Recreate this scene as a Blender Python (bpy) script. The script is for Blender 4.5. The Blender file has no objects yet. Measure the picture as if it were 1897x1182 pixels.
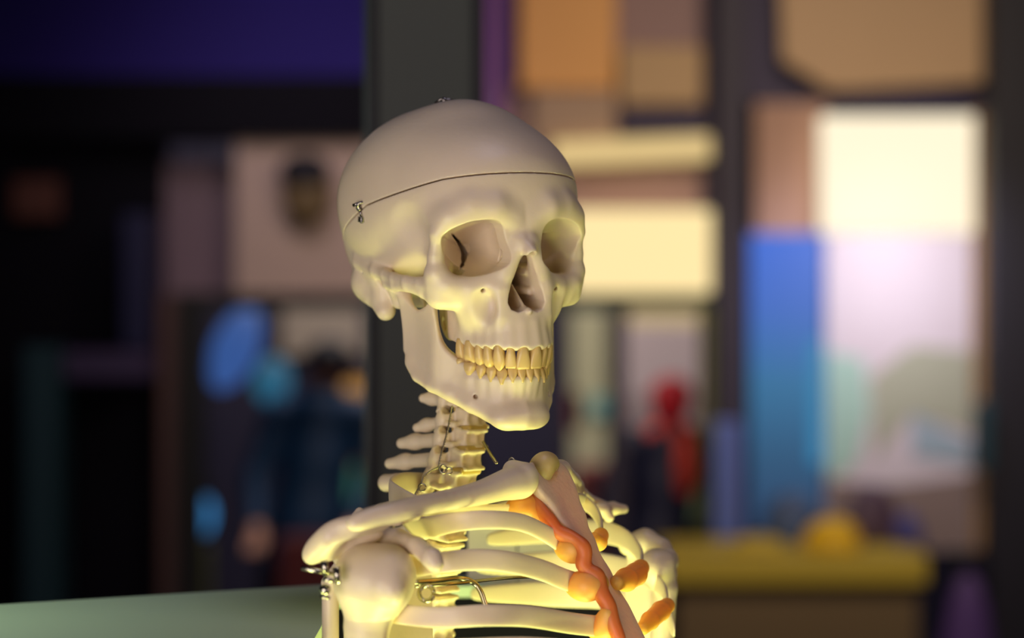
import bpy, math, random
import numpy as np
from mathutils import Vector, Matrix

C = bpy.context.scene.collection
SC = bpy.context.scene
random.seed(7)
FPX = 4500.0                      # focal length in pixels of the 1897 px frame
CAMZ = 1.5
def at(px, py, d):
    """world point seen at pixel (px,py) at depth d metres"""
    return Vector(((px-948.5)*d/FPX, d, CAMZ-(py-591.0)*d/FPX))

cam_d = bpy.data.cameras.new('camera'); cam = bpy.data.objects.new('camera', cam_d); C.objects.link(cam)
cam.location = (0, 0, CAMZ); cam.rotation_euler = (math.pi/2, 0, 0)
cam_d.sensor_width = 36.0; cam_d.sensor_fit = 'HORIZONTAL'; cam_d.lens = 36.0*FPX/1897.0
cam_d.clip_start = 0.05; cam_d.clip_end = 60
cam_d.dof.use_dof = True; cam_d.dof.focus_distance = 1.47; cam_d.dof.aperture_fstop = 3.7
SC.camera = cam
SC.view_settings.view_transform = 'Standard'; SC.view_settings.look = 'None'
SC.view_settings.exposure = 0.0; SC.view_settings.gamma = 1.0; SC.view_settings.use_curve_mapping = False
wd = bpy.data.worlds.new('world'); SC.world = wd; wd.use_nodes = True
wd.node_tree.nodes['Background'].inputs[0].default_value = (0.26, 0.22, 0.36, 1); wd.node_tree.nodes['Background'].inputs[1].default_value = 0.10
def area(name, loc, target, size, power, col, shape='RECTANGLE', sy=None, spread=math.pi):
    L = bpy.data.lights.new(name, 'AREA'); L.energy = power; L.color = col; L.shape = shape; L.size = size; L.size_y = sy or size; L.spread = spread
    o = bpy.data.objects.new(name, L); C.objects.link(o); o.location = loc
    o.rotation_euler = (Vector(target)-Vector(loc)).to_track_quat('-Z', 'Y').to_euler(); return o
# warm gallery light from the visitor side, a soft purple wash from above, and the yellow lamps in the plinth below and inside the ribs
area('gallery_light', (-0.9, -0.3, 1.1), (-0.03, 1.5, 1.6), 1.3, 29, (1.0, 0.87, 0.84))
area('front_plinth_light', (0.28, 1.12, 1.0), (0.03, 1.48, 1.53), 0.10, 0.05, (0.92, 1.0, 0.32), spread=0.6)
area('ceiling_wash', (0.3, 1.2, 3.2), (0, 1.5, 1.5), 0.6, 5, (0.75, 0.7, 1.0))
area('plinth_light', (0.07, 1.36, 0.55), (0.03, 1.46, 1.5), 0.25, 9.5, (0.92, 1.0, 0.30))
area('rib_light', (0.03, 1.52, 1.12), (0.02, 1.53, 1.5), 0.12, 0.6, (0.95, 1.0, 0.28))
area('side_plinth_light', (-0.40, 1.30, 0.95), (-0.05, 1.5, 1.55), 0.15, 2.2, (0.92, 1.0, 0.35))
area('right_fill_light', (1.1, 0.7, 1.45), (0.05, 1.45, 1.4), 0.4, 2.0, (1.0, 0.74, 0.6))  # added fill from the right for the sternum; no lamp stands there
area('shelf_fill_light', (-0.55, 1.45, 1.75), (-0.5, 1.5, 1.3), 0.1, 0.30, (0.8, 1.0, 0.7), spread=1.4)  # added greenish fill to brighten the shelf top, not a real fitting
# lamps of the hall behind, with an added fill on the display board
area('hall_light_left', (-0.9, 6.6, 2.9), (-0.75, 8.0, 1.75), 0.5, 1.15, (1.0, 0.85, 0.8), spread=1.2)
area('hall_purple_light', (-0.6, 7.2, 2.9), (-0.6, 8.0, 2.45), 0.6, 0.3, (0.35, 0.2, 1.0), spread=1.6)
area('hall_light_right', (1.0, 5.0, 3.0), (0.9, 8.0, 1.6), 1.0, 17, (1.0, 0.80, 0.62), spread=1.6)
area('display_fill_light', at(1665, 330, 7.45), at(1665, 640, 8.0), 0.30, 2.6, (0.93, 0.88, 1.0), spread=2.0)  # added in front of the white box to brighten the printed board
area('back_room_light', (-0.3, 9.0, 3.0), (0.0, 11, 1.2), 0.8, 42, (1.0, 0.9, 0.85))


# ------------------------------------------------------------------ helpers
def empty(name, loc, label, cat, group=None, rz=0.0):
    o = bpy.data.objects.new(name, None); C.objects.link(o)
    o.location = loc; o.rotation_euler = (0, 0, rz); o.empty_display_size = 0.05
    o['label'] = label; o['category'] = cat
    if group: o['group'] = group
    return o

def tag(o, label=None, cat=None, group=None, kind=None):
    if label: o['label'] = label
    if cat: o['category'] = cat
    if group: o['group'] = group
    if kind: o['kind'] = kind
    return o

def mesh_obj(name, verts, faces, mat, parent=None, smooth=True):
    me = bpy.data.meshes.new(name)
    v = np.asarray(verts, dtype=np.float32)
    if isinstance(faces, np.ndarray):
        me.vertices.add(len(v)); me.vertices.foreach_set('co', v.ravel())
        n = faces.shape[0]; k = faces.shape[1]
        me.loops.add(n*k); me.loops.foreach_set('vertex_index', faces.astype(np.int32).ravel())
        me.polygons.add(n)
        me.polygons.foreach_set('loop_start', np.arange(0, n*k, k, dtype=np.int32))
        me.update(calc_edges=True)
    else:
        me.from_pydata([tuple(map(float, p)) for p in v], [], faces); me.update()
    me.validate()
    if smooth: me.polygons.foreach_set('use_smooth', [True]*len(me.polygons))
    me.materials.append(mat)
    o = bpy.data.objects.new(name, me); C.objects.link(o)
    if parent is not None: o.parent = parent
    return o

# ---- mesh collector
class MB:
    def __init__(s): s.v = []; s.f = []
    def add(s, vs, fs):
        n = len(s.v); s.v += [tuple(map(float, p)) for p in vs]; s.f += [tuple(i+n for i in f) for f in fs]; return s
    def box(s, lo, hi, M=None):
        (a, b, c), (d, e, f) = lo, hi
        vs = [(a,b,c),(d,b,c),(d,e,c),(a,e,c),(a,b,f),(d,b,f),(d,e,f),(a,e,f)]
        if M is not None: vs = [M @ Vector(p) for p in vs]
        return s.add(vs, [(0,3,2,1),(4,5,6,7),(0,1,5,4),(1,2,6,5),(2,3,7,6),(3,0,4,7)])
    def tube(s, pts, rad, n=10, cap=True, flat=None):
        """swept tube; rad number or list; flat=(list of widths, up vector) for an oval section"""
        P = [Vector(p) for p in pts]; m = len(P)
        R = rad if isinstance(rad, (list, tuple)) else [rad]*m
        rings = []; up0 = None
        for i in range(m):
            t = (P[min(i+1, m-1)]-P[max(i-1, 0)]).normalized()
            if flat:
                up = flat[1][i] if isinstance(flat[1], list) else Vector(flat[1])
                b = (up - t*up.dot(t)).normalized(); a = t.cross(b)
                W = flat[0] if isinstance(flat[0], (list, tuple)) else [flat[0]]*m
                rw, rt = W[i], R[i]
            else:
                if up0 is None: up0 = t.orthogonal().normalized()
                b = (up0 - t*up0.dot(t)).normalized(); up0 = b; a = t.cross(b); rw = rt = R[i]
            ring = []
            for k in range(n):
                an = 2*math.pi*k/n; ca, sa = math.cos(an), math.sin(an)
                if flat: ca = math.copysign(abs(ca)**0.7, ca); sa = math.copysign(abs(sa)**0.7, sa)
                ring.append(P[i]+b*(ca*rw)+a*(sa*rt))
            rings.append(ring)
        vs = [p for r in rings for p in r]; fs = []
        for i in range(m-1):
            for k in range(n):
                fs.append((i*n+k, i*n+(k+1) % n, (i+1)*n+(k+1) % n, (i+1)*n+k))
        if cap: fs.append(tuple(range(n-1, -1, -1))); fs.append(tuple((m-1)*n+k for k in range(n)))
        return s.add(vs, fs)
    def ball(s, c, r, n=12, sc=(1, 1, 1)):
        vs = []; fs = []
        for i in range(1, n):
            th = math.pi*i/n
            for k in range(2*n):
                ph = math.pi*k/n
                vs.append((c[0]+r*sc[0]*math.sin(th)*math.cos(ph), c[1]+r*sc[1]*math.sin(th)*math.sin(ph), c[2]+r*sc[2]*math.cos(th)))
        m = 2*n
        for i in range(n-2):
            for k in range(m): fs.append((i*m+k, i*m+(k+1) % m, (i+1)*m+(k+1) % m, (i+1)*m+k)[::-1])
        vs.append((c[0], c[1], c[2]+r*sc[2])); vs.append((c[0], c[1], c[2]-r*sc[2]))
        T = len(vs)-2; B = T+1
        for k in range(m): fs.append((T, k, (k+1) % m)); fs.append((B, (n-2)*m+(k+1) % m, (n-2)*m+k))
        return s.add(vs, fs)
    def build(s, name, mat, parent=None, smooth=True, off=None):
        v = s.v if off is None else [Vector(p)-off for p in s.v]
        return mesh_obj(name, v, s.f, mat, parent, smooth)

def spline(pts, n=8):
    """Catmull-Rom through pts (tuples of any length)"""
    P = [np.array(p, float) for p in pts]; P = [2*P[0]-P[1]]+P+[2*P[-1]-P[-2]]; out = []
    for i in range(1, len(P)-2):
        a, b, c, d = P[i-1:i+3]
        for k in range(n):
            t = k/n
            out.append(0.5*((2*b)+(c-a)*t+(2*a-5*b+4*c-d)*t*t+(3*b-a-3*c+d)*t**3))
    out.append(P[-2]); return out

# ---- signed-distance modelling (grid field -> surface nets mesh), units: millimetres
def rotm(r):
    if r is None: return np.eye(3)
    a, b, c = [math.radians(v) for v in r]
    return np.array(Matrix.Rotation(c, 3, 'Z') @ Matrix.Rotation(b, 3, 'Y') @ Matrix.Rotation(a, 3, 'X'))
def ell(c, r, rot=None):
    c = np.array(c, float); r = np.array(r, float); Q = rotm(rot).T
    def f(X, Y, Z):
        x, y, z = X-c[0], Y-c[1], Z-c[2]
        if rot is not None:
            x, y, z = [Q[i, 0]*x+Q[i, 1]*y+Q[i, 2]*z for i in range(3)]
        k0 = np.sqrt((x/r[0])**2+(y/r[1])**2+(z/r[2])**2); k1 = np.sqrt((x/r[0]**2)**2+(y/r[1]**2)**2+(z/r[2]**2)**2)
        return k0*(k0-1)/np.maximum(k1, 1e-6)
    m = r if rot is None else np.full(3, r.max())
    return f, c-m, c+m
def cap(a, b, ra, rb=None, sc=None):
    """tapered capsule"""
    a = np.array(a, float); b = np.array(b, float); rb = ra if rb is None else rb; ab = b-a; L = max(ab@ab, 1e-9)
    def f(X, Y, Z):
        x, y, z = X-a[0], Y-a[1], Z-a[2]
        t = np.clip((x*ab[0]+y*ab[1]+z*ab[2])/L, 0, 1)
        return np.sqrt((x-t*ab[0])**2+(y-t*ab[1])**2+(z-t*ab[2])**2)-(ra+(rb-ra)*t)
    m = max(ra, rb)
    return f, np.minimum(a, b)-m, np.maximum(a, b)+m
def smin(a, b, k):
    if k <= 0: return np.minimum(a, b)
    h = np.maximum(k-np.abs(a-b), 0)/k
    return np.minimum(a, b)-h*h*k*0.25
def chain(pts, k=2.0):
    """pts: (x,y,z,r) nodes"""
    cs = [cap(p[:3], q[:3], p[3], q[3]) for p, q in zip(pts[:-1], pts[1:])]
    def f(X, Y, Z):
        d = None
        for c in cs:
            e = c[0](X, Y, Z); d = e if d is None else smin(d, e, k)
        return d
    return f, np.min([c[1] for c in cs], 0)-k, np.max([c[2] for c in cs], 0)+k
def rbox(c, hf, rr=1.0, rot=None):
    c = np.array(c, float); hf = np.array(hf, float); Q = rotm(rot).T
    def f(X, Y, Z):
        x, y, z = X-c[0], Y-c[1], Z-c[2]
        x, y, z = [Q[i, 0]*x+Q[i, 1]*y+Q[i, 2]*z for i in range(3)]
        q = [np.abs(v)-(h-rr) for v, h in zip((x, y, z), hf)]
        return np.sqrt(sum(np.maximum(v, 0)**2 for v in q))+np.minimum(np.maximum(np.maximum(q[0], q[1]), q[2]), 0)-rr
    m = hf if rot is None else np.full(3, np.linalg.norm(hf))
    return f, c-m, c+m
def wall(nodes, rr=2.0):
    """upright curved sheet; nodes (x,y,ztop,zbot,halfthick,lean)"""
    N = np.array(spline(nodes, 5)); 
    def f(X, Y, Z):
        best = np.full(np.broadcast(X, Y).shape, 1e9); par = np.zeros(best.shape+(4,))
        sg = np.zeros(best.shape)
        for p, q in zip(N[:-1], N[1:]):
            ab = q[:2]-p[:2]; L = ab@ab
            t = np.clip(((X-p[0])*ab[0]+(Y-p[1])*ab[1])/L, 0, 1)
            dx, dy = X-p[0]-t*ab[0], Y-p[1]-t*ab[1]
            d = np.sqrt(dx**2+dy**2); m = d < best
            best = np.where(m, d, best); sg = np.where(m, np.sign(ab[0]*dy-ab[1]*dx), sg)
            for j in range(4): par[..., j] = np.where(m, p[2+j]+(q[2+j]-p[2+j])*t, par[..., j])
        zt, zb, th, lean = [par[..., j] for j in range(4)]
        zm = (zt+zb)/2; hz = (zt-zb)/2
        u = sg*best + lean*(Z-zm)
        qx = np.abs(u)-(th-rr); qz = np.abs(Z-zm)-(hz-rr)
        return np.sqrt(np.maximum(qx, 0)**2+np.maximum(qz, 0)**2)+np.minimum(np.maximum(qx, qz), 0)-rr
    th = N[:, 4].max()+8
    return f, np.array([N[:, 0].min()-th, N[:, 1].min()-th, N[:, 3].min()-2]), np.array([N[:, 0].max()+th, N[:, 1].max()+th, N[:, 2].max()+2])
def polycone(poly, c0, c1, y0, y1, s1, ylo, yhi, tmin=-0.3, pw=1.0, under=0.0):
    """polygon in (x,z) about c0 at y=y0, scaled to s1 about c1 at y=y1"""
    P = np.array(poly, float)-np.array(c0)
    def f(X, Y, Z):
        t = np.clip((Y-y0)/(y1-y0), tmin, 1.2); s = np.maximum(1+(s1-1)*np.sign(t)*np.abs(t)**pw+under*np.clip(t*(1-t), 0, 1), 0.08)
        x = (X-(c0[0]+(c1[0]-c0[0])*t))/s; z = (Z-(c0[1]+(c1[1]-c0[1])*t))/s
        x, z = np.broadcast_arrays(x, z)
        d = np.full(x.shape, 1e9); ins = np.zeros(x.shape, bool)
        for a, b in zip(P, np.roll(P, -1, 0)):
            e = b-a; L = e@e
            h = np.clip(((x-a[0])*e[0]+(z-a[1])*e[1])/L, 0, 1)
            d = np.minimum(d, (x-a[0]-h*e[0])**2+(z-a[1]-h*e[1])**2)
            c = ((a[1] > z) != (b[1] > z))
            if abs(e[1]) > 1e-9: ins ^= c & (x < e[0]*(z-a[1])/e[1]+a[0])
        d = np.sqrt(d)*np.where(ins, -1, 1)*s
        return np.maximum(d, np.maximum(ylo-Y, Y-yhi))
    m = np.abs(P).max(0)*1.3
    lo = np.array([min(c0[0], c1[0])-m[0], ylo, min(c0[1], c1[1])-m[1]])
    hi = np.array([max(c0[0], c1[0])+m[0], yhi, max(c0[1], c1[1])+m[1]])
    return f, lo, hi
def plate(poly, c, U, V, th, rr=None):
    """flat polygon in the plane (U,V) through c, half thickness th"""
    P = np.array(poly, float); c = np.array(c, float); U = np.array(U, float); V = np.array(V, float); W = np.cross(U, V)
    def f(X, Y, Z):
        x, y, z = X-c[0], Y-c[1], Z-c[2]
        u = x*U[0]+y*U[1]+z*U[2]; v = x*V[0]+y*V[1]+z*V[2]; w = np.abs(x*W[0]+y*W[1]+z*W[2])
        d = np.full(u.shape, 1e9); ins = np.zeros(u.shape, bool)
        for a, b in zip(P, np.roll(P, -1, 0)):
            e = b-a; L = e@e
            h = np.clip(((u-a[0])*e[0]+(v-a[1])*e[1])/L, 0, 1)
            d = np.minimum(d, (u-a[0]-h*e[0])**2+(v-a[1]-h*e[1])**2)
            k = ((a[1] > v) != (b[1] > v))
            if abs(e[1]) > 1e-9: ins ^= k & (u < e[0]*(v-a[1])/e[1]+a[0])
        d = np.sqrt(d)*np.where(ins, -1, 1); q = w-th
        return np.sqrt(np.maximum(d, 0)**2+np.maximum(q, 0)**2)+np.minimum(np.maximum(d, q), 0)
    Q = c+P[:, :1]*U+P[:, 1:]*V
    return f, Q.min(0)-th-1, Q.max(0)+th+1
def closed(poly, n=4):
    P = [np.array(q, float) for q in poly]; m = len(P); out = []
    for i in range(m):
        a, b, c, d = P[i-1], P[i], P[(i+1) % m], P[(i+2) % m]
        for k in range(n):
            t = k/n; out.append(0.5*((2*b)+(c-a)*t+(2*a-5*b+4*c-d)*t*t+(3*b-a-3*c+d)*t**3))
    return [tuple(q) for q in out]
def schain(pts, k=3.0): return chain([tuple(q) for q in spline(pts, 4)], k)
class Field:
    def __init__(s, lo, hi, h, half=False):
        s.h = h; s.half = half; lo = np.array(lo, float); hi = np.array(hi, float)
        n = np.ceil((hi-lo)/h).astype(int)+1
        s.ax = [lo[i]+h*np.arange(n[i]) for i in range(3)]
        if half:
            m = int(math.ceil(-lo[0]/h)); s.ax[0] = -h*(np.arange(m, 0, -1)-0.5)
        s.V = np.full([len(a) for a in s.ax], 20.0, np.float32)
    def _sl(s, lo, hi, pad):
        sl = []
        for i in range(3):
            a = np.searchsorted(s.ax[i], lo[i]-pad); b = np.searchsorted(s.ax[i], hi[i]+pad)
            sl.append(slice(a, b))
        return tuple(sl)
    def _ev(s, prim, pad):
        sl = s._sl(prim[1], prim[2], pad)
        X = s.ax[0][sl[0]][:, None, None]; Y = s.ax[1][sl[1]][None, :, None]; Z = s.ax[2][sl[2]][None, None, :]
        if 0 in (X.size, Y.size, Z.size): return sl, None
        return sl, prim[0](X, Y, Z).astype(np.float32)
    def add(s, prim, k=0.0):
        sl, d = s._ev(prim, k+3)
        if d is not None: s.V[sl] = smin(s.V[sl], d, k)
        return s
    def sub(s, prim, k=0.0):
        sl, d = s._ev(prim, k+3)
        if d is not None: s.V[sl] = -smin(-s.V[sl], d, k)
        return s
    def cut(s, fn):
        X = s.ax[0][:, None, None]; Y = s.ax[1][None, :, None]; Z = s.ax[2][None, None, :]
        s.V = np.maximum(s.V, fn(X, Y, Z).astype(np.float32)); return s
    def blur(s, r, it=2):
        """box blur of the field, r voxels, it times (softens the blends)"""
        for _ in range(it):
            for ax in range(3):
                pw = [(0, 0)]*3; pw[ax] = (r, r); A = s.V
                if ax == 0 and s.half:
                    A = np.concatenate([np.repeat(A[:1], r, 0), A, A[::-1][:r]], 0)
                else: A = np.pad(A, pw, mode='edge')
                c = np.cumsum(A, axis=ax, dtype=np.float64); z = np.zeros_like(np.take(c, [0], ax))
                c = np.concatenate([z, c], ax); n = s.V.shape[ax]
                hi = np.take(c, range(2*r+1, 2*r+1+n), ax); lo = np.take(c, range(0, n), ax)
                s.V = ((hi-lo)/(2*r+1)).astype(np.float32)
        return s
    def copy(s):
        import copy as cp
        t = cp.copy(s); t.V = s.V.copy(); return t
    def mesh(s, tf=None):
        V = s.V; ax0 = s.ax[0]
        if s.half: V = np.concatenate([V, V[::-1]], 0); ax0 = np.concatenate([s.ax[0], -s.ax[0][::-1]])
        V = np.pad(V, 1, constant_values=5.0)
        o = np.array([ax0[0], s.ax[1][0], s.ax[2][0]])-s.h
        I = V < 0
        cnt = np.zeros([n-1 for n in V.shape], np.int8)
        for a in (0, 1):
            for b in (0, 1):
                for c in (0, 1): cnt += I[a:V.shape[0]-1+a, b:V.shape[1]-1+b, c:V.shape[2]-1+c]
        act = (cnt > 0) & (cnt < 8)
        ii = np.argwhere(act); idx = np.full(act.shape, -1, np.int64); idx[act] = np.arange(len(ii))
        val = {}
        for a in (0, 1):
            for b in (0, 1):
                for c in (0, 1): val[a, b, c] = V[ii[:, 0]+a, ii[:, 1]+b, ii[:, 2]+c].astype(float)
        S = np.zeros((len(ii), 3)); W = np.zeros(len(ii))
        for p in val:
            for d in range(3):
                if p[d]: continue
                q = list(p); q[d] = 1; q = tuple(q)
                va, vb = val[p], val[q]; m = (va < 0) != (vb < 0)
                t = np.where(m, va/np.where(m, va-vb, 1), 0)
                for j in range(3): S[:, j] += np.where(m, p[j]+(t if j == d else 0), 0)
                W += m
        P = (ii+S/W[:, None])*s.h+o
        F = []
        for d in range(3):
            u, v = (d+1) % 3, (d+2) % 3
            sa = [slice(None)]*3; sb = [slice(None)]*3
            sa[d] = slice(0, -1); sb[d] = slice(1, None)
            ch = I[tuple(sa)] != I[tuple(sb)]
            e = np.argwhere(ch)
            e = e[(e[:, u] > 0) & (e[:, v] > 0) & (e[:, u] < act.shape[u]) & (e[:, v] < act.shape[v])]
            ins = I[e[:, 0], e[:, 1], e[:, 2]]
            def g(du, dv):
                c = e.copy(); c[:, u] -= du; c[:, v] -= dv; return idx[c[:, 0], c[:, 1], c[:, 2]]
            q = np.stack([g(1, 1), g(0, 1), g(0, 0), g(1, 0)], 1)
            q[~ins] = q[~ins][:, ::-1]
            F.append(q)
        F = np.concatenate(F); F = F[(F >= 0).all(1)]
        if tf is not None: P = tf(P)
        return P, F

# ------------------------------------------------------------------ materials
def mat(name, col, rough=0.5, metal=0.0, sss=0.0, bump=0.0, bscale=200, var=0.0, emit=None, estr=0.0, spec=0.5):
    m = bpy.data.materials.new(name); m.use_nodes = True; nt = m.node_tree; b = nt.nodes['Principled BSDF']
    b.inputs['Base Color'].default_value = (*col, 1); b.inputs['Roughness'].default_value = rough; b.inputs['Metallic'].default_value = metal
    b.inputs['Specular IOR Level'].default_value = spec
    if sss:
        b.inputs['Subsurface Weight'].default_value = sss; b.inputs['Subsurface Radius'].default_value = (1.0, 0.8, 0.45); b.inputs['Subsurface Scale'].default_value = 0.006
    tc = nt.nodes.new('ShaderNodeTexCoord')
    if bump or var:
        nz = nt.nodes.new('ShaderNodeTexNoise'); nz.inputs['Scale'].default_value = bscale; nz.inputs['Detail'].default_value = 4
        nt.links.new(tc.outputs['Object'], nz.inputs['Vector'])
        if bump:
            bp = nt.nodes.new('ShaderNodeBump'); bp.inputs['Strength'].default_value = bump; bp.inputs['Distance'].default_value = 0.001
            nt.links.new(nz.outputs['Fac'], bp.inputs['Height']); nt.links.new(bp.outputs['Normal'], b.inputs['Normal'])
        if var:
            n2 = nt.nodes.new('ShaderNodeTexNoise'); n2.inputs['Scale'].default_value = bscale*0.15; n2.inputs['Detail'].default_value = 3
            nt.links.new(tc.outputs['Object'], n2.inputs['Vector'])
            mx = nt.nodes.new('ShaderNodeMix'); mx.data_type = 'RGBA'
            mx.inputs['A'].default_value = (*[c*(1-var) for c in col], 1); mx.inputs['B'].default_value = (*[min(1, c*(1+var)) for c in col], 1)
            nt.links.new(n2.outputs['Fac'], mx.inputs['Factor']); nt.links.new(mx.outputs['Result'], b.inputs['Base Color'])
    if emit: b.inputs['Emission Color'].default_value = (*emit, 1); b.inputs['Emission Strength'].default_value = estr
    return m
BONE = mat('bone_plastic', (0.74, 0.61, 0.43), 0.42, sss=0.25, bump=0.12, bscale=260, var=0.05)
TOOTH = mat('tooth_plastic', (0.66, 0.46, 0.18), 0.35, sss=0.2, var=0.08, bscale=300)
PINKBONE = mat('sternum_plastic', (0.80, 0.57, 0.39), 0.45, sss=0.5, bump=0.4, bscale=300, var=0.06)
CARTILAGE = mat('cartilage_plastic', (0.70, 0.16, 0.03), 0.5, sss=0.6, var=0.12, bscale=150)
CARTILAGE2 = mat('cartilage_plastic_far', (0.84, 0.36, 0.07), 0.5, sss=0.6, var=0.10, bscale=150)
AMBER2 = mat('amber_cartilage', (0.62, 0.46, 0.18), 0.4, sss=0.5, var=0.08, bscale=200)
AMBER = mat('disc_plastic', (0.52, 0.36, 0.10), 0.3, sss=0.3)
STEEL = mat('steel_wire', (0.45, 0.40, 0.30), 0.35, metal=1.0)
DARKSTEEL = mat('dark_steel', (0.30, 0.27, 0.25), 0.2, metal=1.0)
BRASS = mat('steel_rod_metal', (0.50, 0.46, 0.36), 0.18, metal=1.0)
def srgb(r, g, b): return tuple(((c/255)/12.92 if c/255 <= 0.04045 else ((c/255+0.055)/1.055)**2.4) for c in (r, g, b))
def M(name, r, g, b, **k):
    k.setdefault('rough', 0.6); return mat(name, srgb(r, g, b), var=k.pop('var', 0.08), bscale=k.pop('bscale', 12), **k)
def G(name, r, g, b, s): return mat(name, (0.02, 0.02, 0.02), 0.6, emit=srgb(r, g, b), estr=s)
LEDGE = M('shelf_paint', 205, 225, 195, rough=0.5); PANEL = M('panel_acrylic', 235, 228, 200, rough=0.4)
POSTM = M('post_paint', 66, 70, 62); BLACK = M('black_metal', 14, 14, 16); GREENEDGE = M('green_glass_edge', 14, 50, 38, rough=0.35)
FLOORM = M('floor_finish', 60, 50, 55); NAVY = M('navy_paint', 40, 36, 62); NIGHT = M('night_paint', 10, 8, 20, spec=0.1); NIGHT2 = M('black_cloth', 22, 20, 34)
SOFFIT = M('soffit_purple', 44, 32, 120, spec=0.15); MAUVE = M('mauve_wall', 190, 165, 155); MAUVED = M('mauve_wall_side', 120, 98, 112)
BROWN = M('brown_frame', 90, 62, 60); OLIVE = M('olive_brown', 110, 90, 60); TAUPE = M('taupe_board', 170, 155, 140); AMBERB = M('amber_board', 240, 180, 80)
TEALB = M('teal_board', 100, 190, 170); DRED = M('dark_red', 85, 14, 18); OLIVEG = M('olive_green', 100, 104, 50); DREDB = M('red_brown', 110, 50, 42)
BLUEGLOW = G('blue_blob', 75, 118, 200, 0.5); CYANGLOW = G('cyan_blob', 50, 120, 155, 0.55); CYANGLOW2 = G('sky_blob', 60, 140, 205, 0.9)  # emission for the made-up blue glow shapes
ORANGEB = M('orange_board', 245, 180, 105); TANB = M('tan_board', 200, 165, 120); TANB2 = M('grey_tan_board', 180, 150, 125); TANB3 = M('banner_tan', 205, 170, 130); PURPB = M('purple_board', 120, 70, 140)
BROWNW = M('brown_wall', 160, 128, 125); INDIGO = M('indigo_paint', 52, 42, 78); INDIGO2 = M('indigo_column', 44, 36, 58); BROWNP = M('brown_plaster', 180, 140, 120)
GLOWSTRIP = G('strip_glow', 222, 192, 130, 1.0); GLOWBOX = G('cream_glow', 255, 228, 165, 1.05); GLOWWHITE = G('white_glow', 255, 240, 208, 1.08); WARMSTRIP = G('warm_glow', 200, 175, 125, 0.9)
BOARD = M('printed_board', 205, 195, 205); GOLDB = M('gold_brown', 150, 115, 70); MINT = M('mint_print', 165, 200, 190); PALEBLUE = M('pale_blue_print', 150, 170, 185); SAGE = M('sage_print', 165, 168, 150); UMBER = M('umber_print', 130, 112, 108)
UMBER2 = M('umber_cabinet', 120, 100, 70); YELLOWT = M('yellow_top', 200, 175, 60); YELLOWB = M('yellow_bag', 240, 195, 35); SLATE = M('slate_blue', 90, 110, 185); SLATEB = M('slate_bag', 70, 90, 130); PLUM = M('plum_bag', 80, 60, 80)
INDB = M('indigo_bag', 70, 70, 140); PURPS = M('purple_sack', 90, 60, 130); GREENBLK = M('green_black', 44, 60, 50); PALEY = M('pale_yellow_board', 210, 205, 165); PALEP = M('pale_pink_board', 225, 205, 205)
PALEP2 = M('dull_pink_board', 185, 165, 165); SAGEB = M('sage_board', 130, 150, 110); DREDP = M('dull_red', 150, 75, 75); TEALP = M('teal_patch', 130, 190, 185); TEALD = M('dim_teal', 18, 58, 72)
NAVYB = M('navy_cabinet', 14, 16, 66); PLUMD = M('plum_shelf', 60, 45, 85); RUST = M('rust_panel', 90, 45, 35)
NAVYJ = M('navy_jacket', 16, 58, 100); DARKC = M('dark_coat', 22, 26, 60); REDHAT = M('red_hat', 200, 30, 50); REDSCARF = M('red_scarf', 235, 75, 55); SKINM = M('skin', 190, 140, 120)
m = BLUEPANEL = G('blue_panel', 40, 110, 220, 0.88); nt = m.node_tree; b = nt.nodes['Principled BSDF']  # blue light fading to teal down the panel, painted as emission
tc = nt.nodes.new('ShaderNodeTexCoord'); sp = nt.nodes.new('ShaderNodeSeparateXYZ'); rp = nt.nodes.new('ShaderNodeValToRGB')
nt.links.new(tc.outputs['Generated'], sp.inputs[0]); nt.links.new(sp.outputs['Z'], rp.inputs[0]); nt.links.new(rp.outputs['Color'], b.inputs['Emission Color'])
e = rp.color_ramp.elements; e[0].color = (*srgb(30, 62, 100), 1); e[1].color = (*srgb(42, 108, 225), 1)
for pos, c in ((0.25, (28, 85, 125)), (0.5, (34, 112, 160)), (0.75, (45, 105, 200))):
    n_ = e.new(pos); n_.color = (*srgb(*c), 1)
CYANEDGE = G('cyan_edge', 40, 140, 190, 0.8)

for m_, s_ in ((CARTILAGE, 0.02), (CARTILAGE2, 0.03), (PINKBONE, 0.014)): m_.node_tree.nodes['Principled BSDF'].inputs['Subsurface Scale'].default_value = s_

# ------------------------------------------------------------------ the skull, modelled in its own frame (mm)
SK_M = np.array([[0.88300197, 0.46923317, -0.01130258], [0.46842735, -0.88249924, -0.0420823], [0.02972093, -0.03186432, 0.99905021]])
SK_O = np.array([-35.0, 1566.4, 29.5+CAMZ*1000])
ROOT = Vector((-0.05, 1.605, 0.0))                     # foot point of the skeleton model
ROOTV = np.array(ROOT)
def sk(P):                                     # skull frame -> metres relative to the skeleton's root
    return (np.asarray(P) @ SK_M.T+SK_O)/1000.0-ROOTV
def rel(P):                                    # world metres -> relative to root
    return np.asarray(P)-ROOTV

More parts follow.
